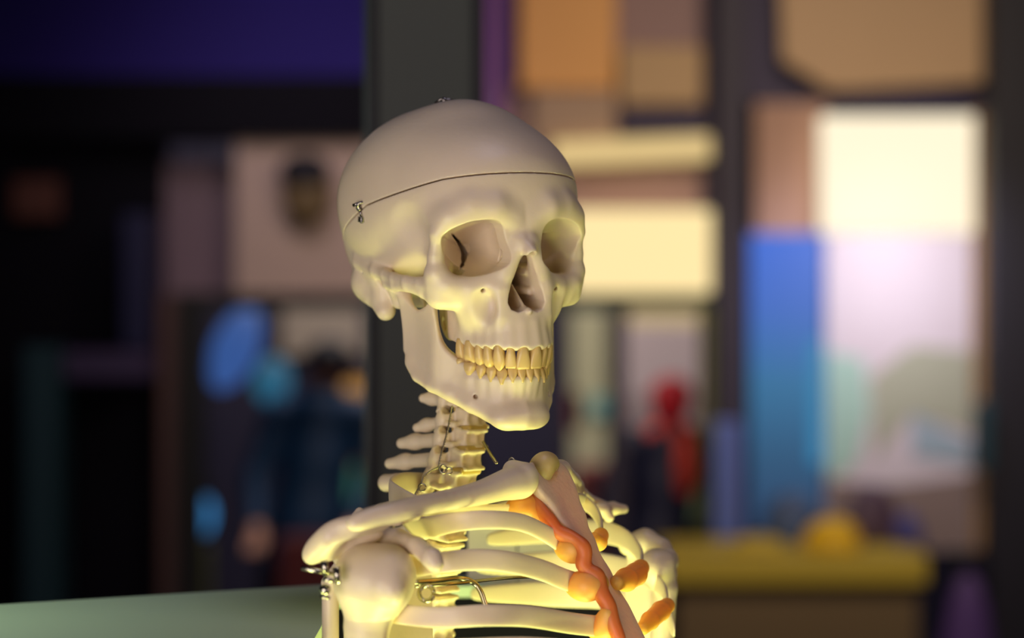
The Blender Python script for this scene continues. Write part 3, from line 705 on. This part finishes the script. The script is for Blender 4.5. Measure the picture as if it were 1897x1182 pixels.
bone('scapula', [
    ('+', chain([N(1110, 942, 1.60, 4), N(1135, 942, 1.61, 4.4), N(1156, 943, 1.615, 3)]), 4),
    ('+', chain([N(1120, 945, 1.60, 4), N(1128, 958, 1.60, 3.5)]), 3),
    ('+', chain([N(1165, 1010, 1.63, 7), N(1195, 1003, 1.63, 8.5), N(1222, 1018, 1.625, 8), N(1240, 1042, 1.62, 6)]), 6),
    ('+', chain([N(1238, 1030, 1.61, 5.5), N(1238, 1065, 1.61, 5.5), N(1222, 1105, 1.615, 5), N(1215, 1150, 1.62, 5)]), 5),
    ('+', plate([(0, 0), (34, -6), (22, -60), (-6, -70)], W(1165, 1008, 1.635), (0.9, -0.43, 0), (0, 0, 1), 1.4), 4)])
# upper arm heads
bone('humerus', [('+', ell(W(696, 1072, 1.375), (22.5, 21, 19.5)), 0), ('+', ell(W(664, 1050, 1.380), (11, 14, 12)), 8), ('+', ell(W(724, 1052, 1.375), (11, 14, 11)), 8), ('+', ell(W(655, 1075, 1.37), (9, 10, 12)), 6), ('+', chain([N(690, 1100, 1.378, 18), N(680, 1160, 1.38, 13), N(672, 1300, 1.38, 10)]), 10),
                 ('+', ell(W(728, 1092, 1.36), (7, 8, 9)), 5), ('-', cap(W(640, 1108, 1.345), W(760, 1106, 1.345), 1.0), 1.2), ('-', cap(W(716, 1080, 1.345), W(722, 1120, 1.345), 2.0), 4), ('b', 1, 1)])
bone('humerus', [('+', ell(W(1212, 1050, 1.60), (10, 12, 12)), 0), ('+', chain([N(1232, 1040, 1.60, 7), N(1232, 1090, 1.60, 8), N(1225, 1200, 1.60, 8)]), 6)])

# ------------------------------------------------------------------ wires and fittings
def wpath(pts, rad, name='wire', n=6, material=None, parent=None, twist=False):
    Q = [Vector(q) for q in spline([tuple(at(*p)) for p in pts], 6)] if len(pts) > 2 else [at(*p) for p in pts]
    mb = MB()
    if twist:
        D = [0]
        for a, b in zip(Q[:-1], Q[1:]): D.append(D[-1]+(b-a).length)
        L = D[-1]; K = max(8, int(L/0.0006)); X = np.array([tuple(q) for q in Q])
        for ph in (0, math.pi):
            R = []
            for k in range(K+1):
                s = L*k/K; c = Vector([float(np.interp(s, D, X[:, j])) for j in range(3)])
                a = 2*math.pi*s/0.0035+ph; R.append(c+Vector((math.cos(a), 0.3*math.sin(a), math.sin(a)))*rad*0.8)
            mb.tube(R, rad*0.75, 5)
    else: mb.tube(Q, rad, n)
    return mb.build(name, material or STEEL, parent or skel, off=ROOT)
def ring(c, r, rad, name='wire_eye', material=None, tilt=0.3, parent=None):
    p = at(*c); pts = []
    for k in range(19):
        a = 2*math.pi*k/18*0.95
        pts.append(p+Vector((r*math.cos(a), r*math.sin(a)*tilt, r*math.sin(a))))
    return MB().tube(pts, rad, 6).build(name, material or STEEL, parent or skel, off=ROOT)
wpath([(838, 752, 1.512), (829, 800, 1.505), (818, 840, 1.50), (812, 866, 1.498)], 0.0005, twist=True)
wpath([(812, 866, 1.498), (796, 874, 1.49), (785, 884, 1.485), (780, 898, 1.48), (768, 918, 1.475)], 0.0005, twist=True)
wpath([(895, 818, 1.52), (908, 840, 1.50), (920, 858, 1.48)], 0.0007, twist=True)
wpath([(731, 972, 1.40), (726, 985, 1.41)], 0.0006, twist=True)
ring((782, 903, 1.478), 0.0022, 0.0005); ring((821, 869, 1.495), 0.0024, 0.0006, tilt=0.8); ring((832, 872, 1.495), 0.002, 0.0005, tilt=0.6)
ring((948, 854, 1.452), 0.0018, 0.0004); ring((1026, 853, 1.478), 0.0018, 0.0004)
# steel suspension rods through the chest
wpath([(765, 1078, 1.40), (810, 1075, 1.42), (850, 1071, 1.44), (875, 1078, 1.445), (890, 1095, 1.445), (902, 1130, 1.445)], 0.0016, 'steel_rod', 10, BRASS)
wpath([(765, 1086, 1.405), (850, 1080, 1.43), (950, 1070, 1.50), (1060, 1066, 1.54)], 0.0011, 'steel_rod', 8, BRASS)
ring((790, 1099, 1.395), 0.0042, 0.0013, 'rod_eye', BRASS, 0.5)
# wing nut and bolt on the shoulder
mb = MB(); c = Vector(at(602, 1064, 1.352))
mb.tube([c+Vector((-0.013, 0, 0.0035)), c+Vector((0.006, 0.004, -0.0005))], 0.0013, 8)
mb.tube([c+Vector((-0.0005, -0.002, 0.0075)), c+Vector((0.001, 0, -0.001))], [0.0022, 0.0017], 8)
mb.tube([c+Vector((0.006, 0, 0.004)), c+Vector((0.0075, 0, -0.005))], [0.0024, 0.0016], 8)
mb.tube([c+Vector((-0.001, -0.003, -0.0022)), c+Vector((0.0055, -0.003, -0.0035))], 0.0013, 8)
mb.ball(c+Vector((0.0002, -0.001, -0.0085)), 0.0034, 6)
mb.tube([c+Vector((-0.0025, -0.001, -0.0125)), c+Vector((0.003, -0.001, -0.013))], 0.001, 8)
mb.build('wing_nut', BRASS, skel, off=ROOT)
# hook that holds the skull cap, on the side and at the top
def skp(x, y, z): return Vector(tuple(sk(np.array([x, y, z]))))+ROOT
def img(px, py, d): return at(px, py, d)
mb = MB(); c = at(668, 388, 1.529)
mb.tube([c+Vector((-0.0045, -0.001, 0.0025)), c+Vector((-0.0015, -0.003, 0.0035))], 0.0011, 8)
mb.tube([c+Vector((-0.0020, -0.003, 0.0002)), c+Vector((-0.0012, -0.0035, 0.0035)), c+Vector((0.0010, -0.0035, 0.0045)), c+Vector((0.0032, -0.003, 0.0035))], 0.0009, 8)
mb.ball(c+Vector((-0.0008, -0.002, 0.001)), 0.0019, 6, (1, 1, 1.4))
mb.tube([c+Vector((-0.0002, -0.002, 0)), c+Vector((0.0006, -0.002, -0.0045))], 0.0008, 8)
mb.ball(c+Vector((0.0010, -0.001, -0.0065)), 0.0024, 6)
for k in range(4):
    zc = -0.0052-0.0009*k
    mb.tube([c+Vector((0.0010+0.0026*math.cos(a), -0.001+0.0026*math.sin(a), zc-0.0003*math.cos(a))) for a in [i*math.pi/6 for i in range(13)]], 0.0003, 5)
mb.build('cap_hook', DARKSTEEL, skel, off=ROOT)
mb = MB(); c = at(823, 186, 1.56)
mb.ball(c, 0.0022, 6); mb.tube([c+Vector((-0.006, 0, -0.0018)), c+Vector((-0.002, -0.001, 0.0008)), c+Vector((0.003, -0.001, 0.0005)), c+Vector((0.0075, 0, -0.0005))], 0.0007, 8)
mb.build('hanging_screw', DARKSTEEL, skel, off=ROOT)

# stand that carries the model
mb = MB(); p = at(806, 1120, 1.605)
mb.tube([(p.x, p.y, 0.03), (p.x, p.y, p.z)], 0.008, 14); mb.build('stand_pole', STEEL, skel, off=ROOT)
mb = MB(); mb.tube([(p.x, p.y, 0.0), (p.x, p.y, 0.025), (p.x, p.y, 0.03)], [0.05, 0.05, 0.045], 32); mb.build('stand_base', DARKSTEEL, skel, off=ROOT)

# ------------------------------------------------------------------ plinth top and lit panel close behind the skeleton
def poly_prism(name, pts, z0, z1, material, parent=None):
    n = len(pts); vs = [(x, y, z0) for x, y in pts]+[(x, y, z1) for x, y in pts]
    fs = [tuple(range(n-1, -1, -1)), tuple(range(n, 2*n))]+[(i, (i+1) % n, (i+1) % n+n, i+n) for i in range(n)]
    return mesh_obj(name, vs, fs, material, parent, smooth=False)
zl = CAMZ-0.19
pl = empty('shelf_cabinet', (-0.35, 1.5, 0), 'pale grey-green shelf top running left behind the skeleton', 'shelf')
o_ = poly_prism('cabinet_body', [(-0.95, 0.98), (-0.19, 1.46), (-0.175, 1.70), (-0.09, 1.745), (0.07, 1.75), (0.07, 1.83), (-0.15, 1.71), (-0.33, 1.61), (-0.95, 1.25)], 0.0, zl-0.008, NIGHT, pl); o_.location = (0.35, -1.5, 0)
o_ = poly_prism('shelf_top', [(-1.0, 0.9), (-0.117, 1.38), (-0.119, 1.66), (-0.05, 1.725), (0.10, 1.735), (0.10, 1.872), (-0.138, 1.735), (-0.322, 1.628), (-1.0, 1.236)], zl-0.008, zl, LEDGE, pl); o_.location = (0.35, -1.5, 0)
pnl = empty('backing_board', at(990, 1079.5, 1.75), 'yellow-lit pale board with a thin seam behind the near ribs', 'board')
def slab(name, x0, y0, x1, y1, d, th, m, parent=None, bev=0.0):
    a = at(x0, y1, d); b = at(x1, y0, d); off = parent.matrix_world.translation.copy() if False else (parent.location.copy() if parent is not None and parent.parent is None else Vector((0, 0, 0)))
    if parent is None:
        c = Vector(((a.x+b.x)/2, d+th/2, a.z)); mb = MB().box(Vector((a.x, d, a.z))-c, Vector((b.x, d+th, b.z))-c)
        o = mb.build(name, m, None, smooth=False); o.location = c
    else:
        if parent.parent is not None: off = parent.parent.location.copy()+parent.location
        mb = MB().box(Vector((a.x, d, a.z)), Vector((b.x, d+th, b.z))); o = mb.build(name, m, parent, smooth=False, off=off)
    if bev:
        bm = o.modifiers.new('bevel', 'BEVEL'); bm.width = bev; bm.segments = 3
    return o
slab('panel_sheet', 866, 968, 957, 1079.5, 1.75, 0.006, PANEL, pnl, 0.001)
slab('panel_sheet', 959, 968, 1112, 1079.5, 1.75, 0.006, PANEL, pnl, 0.001)

# tall dark post directly behind the skull
D = 2.3
post = empty('display_case_post', at(787, 591+1.5*FPX/D, D), 'tall dark grey-green post with black edges right behind the skull', 'post')
slab('post_core', 699, -1400, 873, 591+1.5*FPX/D, D, 0.07, POSTM, post)
slab('edge_strip', 683, -1400, 699, 591+1.5*FPX/D, D-0.006, 0.085, BLACK, post)
slab('edge_strip', 873, -1400, 893, 591+1.5*FPX/D, D-0.006, 0.085, BLACK, post)
slab('glass_edge', 674, -1400, 683, 591+1.5*FPX/D, D+0.01, 0.05, GREENEDGE, post)

# ------------------------------------------------------------------ the room
def wallbox(name, lo, hi, m):
    o = MB().box(lo, hi).build(name, m, None, smooth=False); o['kind'] = 'structure'; return o
wallbox('floor', (-4, -1, -0.1), (4, 12, 0), FLOORM)
wallbox('ceiling', (-4, -1, 3.3), (4, 12, 3.4), NAVY)
wallbox('wall_back', (-4, 11.0, 0), (4, 11.1, 3.3), NAVY)
wallbox('wall_left', (-4.1, -1, 0), (-4, 12, 3.3), NAVY)
wallbox('wall_right', (4, -1, 0), (4.1, 12, 3.3), NAVY)
BG = 8.0
def thing(name, label, cat, x, y, d, group=None): return empty(name, at(x, y, d), label, cat, group)
def sslab(name, label, cat, x0, y0, x1, y1, d, th, m, group=None, bev=0.01):
    o = slab(name, x0, y0, x1, y1, d, th, m, None, bev); tag(o, label, cat, group); return o
# left half: partition wall with a black-framed opening
def swall(name, x0, y0, x1, y1, d, th, m):
    o = slab(name, x0, y0, x1, y1, d, th, m); o['kind'] = 'structure'; return o
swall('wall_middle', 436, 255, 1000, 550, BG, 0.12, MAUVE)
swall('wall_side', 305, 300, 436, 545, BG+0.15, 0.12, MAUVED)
swall('trim_1', -400, 140, 690, 255, BG-0.06, 0.3, NIGHT)
swall('trim_2', -500, -400, 1000, 150, BG+0.1, 0.3, SOFFIT)
swall('trim_3', -500, 250, 300, 1500, BG+0.1, 0.2, NIGHT)
fr = thing('window_frame', 'black framed opening under the mauve wall, left of the post', 'frame', 510, 1290, BG-0.05)
slab('frame_rail', 328, 543, 1000, 572, BG-0.06, 0.12, BLACK, fr); slab('frame_stile', 328, 572, 372, 1340, BG-0.06, 0.12, BLACK, fr)
slab('frame_stile', 296, 545, 328, 1340, BG-0.03, 0.08, BROWN, fr)
# oval ornament on the mauve wall
orn = thing('wall_mask', 'blurred brown oval mask with a dark top on the mauve wall', 'mask', 567, 420, BG-0.08)
mb = MB(); mb.ball(at(568, 358, BG-0.06), 0.083, 12, (1.0, 0.6, 1.35)); mb.build('face_plate', OLIVE, orn, off=orn.location)
mb = MB(); mb.ball(at(565, 318, BG-0.075), 0.085, 12, (1.0, 0.7, 0.72)); mb.build('dark_cap', NIGHT2, orn, off=orn.location)
# seen through the opening
sslab('wall_board', 'grey-brown board seen high in the black-framed opening', 'board', 520, 560, 672, 660, 10.93, 0.07, TAUPE)
sslab('amber_board', 'amber lit board beside the post in the framed opening', 'board', 612, 705, 690, 865, 10.93, 0.07, AMBERB)
sslab('teal_board', 'teal-green board below the amber one in the opening', 'board', 630, 865, 700, 930, 10.93, 0.07, TEALB)
sslab('dark_red_box', 'dark red box low behind the bone shoulder', 'box', 515, 1000, 650, 1360, 8.25, 0.25, DRED)
sslab('green_post', 'dim olive post standing low in the framed opening', 'post', 345, 1010, 388, 1300, 8.6, 0.06, OLIVEG)
sslab('red_column', 'dim red-brown column behind the lower left frame', 'column', 300, 930, 345, 1240, 8.4, 0.05, DREDB)
def glow_blob(name, label, cx, cy, rx, ry, d, m, tilt):  # blue glows of unknown origin, given a made-up hanging lantern shape
    t = thing(name, label, 'glow', cx, cy+ry, d)
    s = d/FPX; n = 20; vs = []; prof = [(0.05, 1), (0.35, .93), (.7, .7), (.92, .35), (1, 0), (.92, -.35), (.7, -.7), (.35, -.93), (.05, -1)]
    c = at(cx, cy, d)-t.location; R = Matrix.Rotation(tilt, 3, 'Y'); fs = []
    for r, z in prof:
        for k in range(n):
            a = 2*math.pi*k/n; q = R @ Vector((rx*s*r*math.cos(a)*(1+.05*math.cos(6*a)), rx*s*r*math.sin(a), ry*s*z)); vs.append(c+q)
    for i in range(len(prof)-1):
        for k in range(n): fs.append((i*n+k, (i+1)*n+k, (i+1)*n+(k+1) % n, i*n+(k+1) % n))
    fs.append(tuple(range(n))); fs.append(tuple(len(vs)-1-k for k in range(n)))
    mesh_obj('glow_shell', vs, fs, m, t)
    MB().tube([c+R @ Vector((0, 0, ry*s)), c+R @ Vector((0, 0, ry*s+0.05))], 0.012, 8).build('blob_cap', BLACK, t); q0 = c+R @ Vector((0, 0, ry*s+0.04)); MB().tube([q0, (q0.x, q0.y, 3.3-t.location.z)], 0.003, 6).build('cord', BLACK, t)
    return t
glow_blob('blue_glow', 'largest blurred blue glow, upper left inside the opening', 436, 645, 42, 84, 9.0, BLUEGLOW, 0.42)
glow_blob('blue_glow', 'blurred cyan glow right of the large blue one', 505, 705, 34, 46, 9.2, CYANGLOW, 0.1)
glow_blob('blue_glow', 'small bright blue glow low on the left frame edge', 364, 962, 30, 46, 8.3, CYANGLOW2, 0.35)
# right half: display wall
sslab('orange_board', 'orange-tan board at the top, right of the black strip', 'board', 962, -60, 1142, 165, BG, 0.06, ORANGEB)
sslab('tan_board', 'tan board at the top right of the orange one', 'board', 1150, 85, 1302, 195, BG, 0.05, TANB)
sslab('grey_tan_board', 'grey-tan board below the orange board near the skull', 'board', 985, 165, 1145, 262, BG+0.02, 0.05, TANB2)
sslab('purple_strip', 'narrow purple board beside the black post edge', 'board', 893, -60, 940, 330, BG+0.05, 0.05, PURPB)
swall('trim_4', 940, -400, 1310, 560, BG+0.12, 0.1, BROWNW)
swall('trim_5', 1300, -400, 1400, 1300, BG+0.1, 0.1, INDIGO)
sslab('indigo_shelf', 'indigo shelf block above the glowing strip', 'shelf', 1146, 200, 1306, 248, BG-0.02, 0.08, INDIGO)
st = sslab('light_strip', 'glowing warm strip light running right of the forehead', 'light', 1024, 256, 1318, 302, BG-0.03, 0.05, GLOWSTRIP); st.rotation_euler = (0, -0.045, 0)
sslab('light_box', 'bright cream light box right of the eye sockets', 'light box', 1060, 388, 1318, 543, BG-0.05, 0.08, GLOWBOX)
sslab('support_column', 'dark indigo column between the cream box and blue panel', 'column', 1326, -300, 1384, 1440, BG-0.08, 0.12, INDIGO2)
swall('wall_right_back', 1384, 190, 1530, 440, BG+0.1, 0.1, BROWNP)
swall('trim_6', 1384, -400, 1960, 205, BG+0.15, 0.1, INDIGO)
o = poly = None
a0, a1, a2, a3 = at(1445, -60, BG), at(1830, -60, BG), at(1830, 150, BG), at(1450, 110, BG)
mid = at(1540, 165, BG)
vs = [a0, a1, a2, mid, a3]; vs = [v-a0 for v in vs]+[v-a0+Vector((0, 0.06, 0)) for v in vs]
fs = [(4, 3, 2, 1, 0), (5, 6, 7, 8, 9)]+[(i, (i+1) % 5, (i+1) % 5+5, i+5) for i in range(5)]
o = mesh_obj('hanging_banner', vs, fs, TANB3, None, False); o.location = a0; tag(o, 'tan banner with slanted lower edge across the upper right', 'banner')
# tall bright display
dp = thing('display_stand', 'tall display with blazing white light box above a pale printed board', 'display', 1665, 1340, BG)
slab('light_box', 1524, 213, 1806, 432, BG-0.04, 0.1, GLOWWHITE, dp, 0.01)
slab('printed_board', 1530, 432, 1800, 1020, BG-0.02, 0.06, BOARD, dp)
slab('side_frame', 1806, 205, 1830, 1020, BG-0.04, 0.1, GOLDB, dp)
def patch(pts, m, d):
    v = [at(x, y, d)-dp.location for x, y in pts]; n = len(v); v += [q+Vector((0, 0.004, 0)) for q in v]
    fs = [tuple(range(n-1, -1, -1)), tuple(range(n, 2*n))]+[(i, (i+1) % n, (i+1) % n+n, i+n) for i in range(n)]
    mesh_obj('graphic_patch', v, fs, m, dp, False)
patch([(1532, 650), (1600, 665), (1612, 760), (1585, 860), (1532, 890)], MINT, BG-0.026)
patch([(1690, 765), (1798, 820), (1798, 860), (1690, 845)], PALEBLUE, BG-0.026)
patch([(1612, 700), (1690, 640), (1798, 650), (1798, 800), (1690, 765), (1620, 850)], SAGE, BG-0.026)
patch([(1532, 890), (1650, 900), (1798, 880), (1798, 1016), (1532, 1016)], UMBER, BG-0.026)
slab('board_leg', 1540, 1020, 1556, 1340, BG, 0.05, BLACK, dp); slab('board_leg', 1776, 1020, 1792, 1340, BG, 0.05, BLACK, dp)
bpan = thing('blue_panel', 'vertical panel with painted blue-to-teal glow left of the tall display', 'screen', 1455, 1340, BG)
slab('blue_sheet', 1392, 432, 1524, 985, BG-0.06, 0.05, BLUEPANEL, bpan); slab('panel_base', 1392, 985, 1524, 1340, BG-0.06, 0.2, INDIGO, bpan)
slab('cyan_edge', 1503, 630, 1526, 860, BG-0.075, 0.015, CYANEDGE, bpan)  # brighter right edge of the panel, painted as a glowing strip
sslab('slate_post', 'slate-blue post standing in front of the indigo column', 'post', 1322, 780, 1372, 1456, 7.8, 0.06, SLATE)
# window bays beside the jaw
wn = thing('window_bay', 'window bays with dark mullions to the right of the jaw', 'window', 1180, 1320, BG)
wn['kind'] = 'structure'; del wn['label']; del wn['category']; wn.name = 'window_1'
slab('window_rail', 1000, 545, 1318, 572, BG-0.02, 0.08, GREENBLK, wn)
for x0, x1, m in ((1128, 1160, INDIGO2), (1040, 1054, INDIGO2), (1304, 1322, OLIVEG)): slab('mullion', x0, 572, x1, 1320, BG-0.02, 0.08, m, wn)
sslab('pale_wall_board', 'pale yellowish board in the window bay right of the jaw', 'board', 1058, 575, 1126, 905, 10.93, 0.07, PALEY)
sslab('pink_wall_board', 'pale pinkish board in the wider window bay', 'board', 1160, 600, 1306, 735, 10.93, 0.07, PALEP)
sslab('warm_light_strip', 'warm lit strip at the top of the wider window bay', 'light', 1164, 574, 1306, 600, 10.93, 0.07, WARMSTRIP)
sslab('low_pink_board', 'dull pinkish board behind the person in the red hat', 'board', 1160, 735, 1306, 870, 10.93, 0.07, PALEP2)
sslab('sage_board', 'sage green board low in the wider window bay', 'board', 1240, 870, 1312, 1010, 10.93, 0.07, SAGEB)
sslab('red_cabinet', 'dull red cabinet standing beyond the far collar bone', 'cabinet', 1066, 865, 1140, 1358, 8.8, 0.2, DREDP)
sslab('teal_sticker', 'small teal patch on the pale board by the jaw', 'sign', 1092, 735, 1128, 775, 10.9, 0.03, TEALP)
sslab('maroon_board', 'maroon board at the left edge of the window bay', 'board', 1050, 725, 1082, 800, 10.93, 0.07, DREDP)
# counter
ct = thing('counter_table', 'long table with a dull yellow top edge, lower right', 'table', 1470, 1434, 7.4)
slab('tabletop', 1235, 1028, 1720, 1084, 7.2, 0.55, YELLOWT, ct, 0.01); slab('table_front', 1255, 1084, 1700, 1528, 7.25, 0.45, UMBER2, ct)
ct.location.z = 0; 
for c in ct.children: c.location = (0, 0, (at(1470, 1434, 7.4).z))
ZT = at(0, 1028, 7.2).z
def heap(name, label, cat, cx, base, w, h, d, m, z0=None):
    s = d/FPX; c = at(cx, base, d); r = random.Random(int(cx)); mb = MB(); n = 16; vs = []; fs = []; K = 7
    for i in range(K):
        t = i/(K-1); z = h*s*math.sin(t*math.pi/2); rr = w*s*0.5*math.cos(t*math.pi/2*0.94)
        for k in range(n):
            a = 2*math.pi*k/n; q = 1+0.14*math.sin(3*a+cx)+r.uniform(-.05, .05); vs.append((rr*q*math.cos(a), 0.6*rr*q*math.sin(a), z))
    for i in range(K-1):
        for k in range(n): fs.append((i*n+k, i*n+(k+1) % n, (i+1)*n+(k+1) % n, (i+1)*n+k))
    fs.append(tuple(range(n-1, -1, -1))); fs.append(tuple((K-1)*n+k for k in range(n)))
    mb.add(vs, fs); o = mb.build(name, m); o.location = (c.x, d, ZT if z0 is None else z0); tag(o, label, cat); return o
heap('yellow_bag', 'bright yellow crumpled bag on the yellow table', 'bag', 1545, 1028, 110, 60, 7.35, YELLOWB)
heap('yellow_cloth', 'low yellow cloth heap at the left of the table', 'cloth', 1405, 1028, 110, 26, 7.35, YELLOWT)
heap('slate_bag', 'slate-blue bag on the table before the blue panel', 'bag', 1465, 1028, 110, 95, 7.58, SLATEB)
heap('plum_bag', 'dark plum bag on the table under the pale display', 'bag', 1610, 1028, 110, 110, 7.58, PLUM)
heap('indigo_bag', 'small indigo bag at the right end of the table', 'bag', 1680, 1028, 55, 62, 7.5, INDB)
heap('purple_sack', 'dim purple sack on the floor by the table end', 'sack', 1795, 1250, 130, 480, 7.1, PURPS, 0.0)
sslab('edge_column', 'dark column at the far right edge of view', 'column', 1836, -300, 1960, 1320, BG-0.2, 0.15, NIGHT2)
sslab('teal_sign', 'dim teal sign low on the far right column', 'sign', 1808, 745, 1840, 870, BG-0.25, 0.03, TEALD)
sslab('blue_cabinet', 'deep navy cabinet left of the black-framed opening', 'cabinet', 225, 395, 278, 648, BG-0.2, 0.3, NAVYB)
sslab('plum_shelf', 'dim plum shelf under the navy cabinet', 'shelf', 112, 650, 278, 705, BG-0.2, 0.3, PLUMD)
sslab('teal_pillar', 'dim teal pillar at the far left edge', 'pillar', 40, 640, 108, 1340, BG-0.3, 0.2, TEALD)
sslab('rust_board', 'dim rust board high at the far left edge', 'board', 20, 330, 110, 405, BG+0.04, 0.06, RUST)

# ------------------------------------------------------------------ two visitors
def person(name, label, px, py_head, d, cloth, hat, skin, bag=None, lean=0.0, face=1.0, h=1.25):
    """standing figure, mm in its own frame (x right, y away from camera, z up); the head's centre shows at (px,py_head)"""
    hc = at(px, py_head, d)*1000; S = h/1.70
    def q(x, y, z, r): return (hc[0]+(x+lean*(1560-z))*S, hc[1]+y*S, hc[2]+(z-1560)*S, r*S)
    def seg(*n, k=30): return ('+', chain([q(*p) for p in n], k*S), 25*S)
    root = empty(name, (hc[0]/1000, hc[1]/1000, 0), label, 'person')
    R = Vector(root.location)
    def mk(nm, prims, m, h_):
        lo = np.min([p[1][1] for p in prims if p[0] == '+'], 0)-15; hi = np.max([p[1][2] for p in prims if p[0] == '+'], 0)+15
        f = Field(lo, hi, h_)
        for op, pr, k in prims: (f.add if op == '+' else f.sub)(pr, k)
        return mesh_obj(nm, *[v if i else np.asarray(v)/1000-np.array(R) for i, v in enumerate(f.mesh())], m, root)
    fy = -1 if face > 0 else 1
    body = [seg((0, 0, 1560, 72), (0, 0, 1600, 80)), seg((0, fy*18, 1520, 52), (0, fy*20, 1500, 40)), seg((0, fy*92, 1555, 8), (0, fy*100, 1545, 10)), seg((0, 5, 1470, 52), (0, 5, 1420, 58)),
            seg((-78, 0, 1565, 10), (-80, 5, 1545, 9)), seg((78, 0, 1565, 10), (80, 5, 1545, 9)),
            seg((0, 0, 1380, 120), (0, 0, 1200, 130), (0, 0, 1000, 135)), seg((-165, 0, 1390, 62), (165, 0, 1390, 62))]
    for s in (-1, 1):
        body += [seg((s*185, 0, 1370, 52), (s*235, -20, 1110, 42), (s*200, fy*150, 930, 30)), seg((s*90, 0, 930, 88), (s*95, 0, 500, 62), (s*95, 10, 100, 42)), seg((s*95, 10, 60, 40), (s*98, fy*160, 40, 34))]
        body += [seg((s*198, fy*165, 915, 28), (s*190, fy*215, 885, 30))]
        for j in range(4): body += [('+', chain([q(s*190+(j-1.5)*17, fy*225, 880, 10), q(s*190+(j-1.5)*19, fy*265, 862, 9), q(s*190+(j-1.5)*19, fy*(285-3*abs(j-1)), 835, 8)], 4*S), 6*S)]
        body += [('+', chain([q(s*172, fy*190, 895, 11), q(s*150, fy*225, 872, 9)], 4*S), 6*S)]
    mk('body', body, skin, 7)
    coat = [seg((0, 0, 1385, 132), (0, 0, 1200, 142), (0, 0, 960, 155), (0, 0, 800, 165)), seg((-165, 0, 1388, 74), (165, 0, 1388, 74)), seg((0, 5, 1450, 66), (0, 5, 1400, 90))]
    for s in (-1, 1): coat += [seg((s*185, 0, 1372, 66), (s*240, -20, 1110, 56), (s*203, fy*140, 942, 42))]
    mk('coat', coat, cloth, 8)
    tr = []
    for s in (-1, 1): tr += [seg((s*90, 0, 900, 98), (s*95, 0, 500, 74), (s*95, 10, 110, 55))]
    mk('trousers', tr, NIGHT2, 8)
    mk('hat' if hat is REDHAT else 'hair', [('+', ell(q(0, -fy*10, 1612, 0)[:3], (98*S, 106*S, 84*S)), 10), ('+', ell(q(0, -fy*45, 1560, 0)[:3], (84*S, 66*S, 85*S)), 10)], hat, 6)
    if bag is not None:
        mk('scarf', [seg((-60, -60*1, 1440, 48), (60, -70, 1430, 48)), seg((60, -90, 1420, 46), (95, -130, 1290, 52), (90, -130, 1200, 40))], bag, 6)
    return root
person('person', 'blurred person in a dark navy jacket inside the framed opening', 606, 688, 8.9, NAVYJ, NIGHT2, SKINM, None, -0.12, 1, 1.50)
person('person', 'blurred person in red hat, orange-red scarf and dark coat', 1242, 752, 8.5, DARKC, REDHAT, SKINM, REDSCARF, -0.10, -1, 1.32)
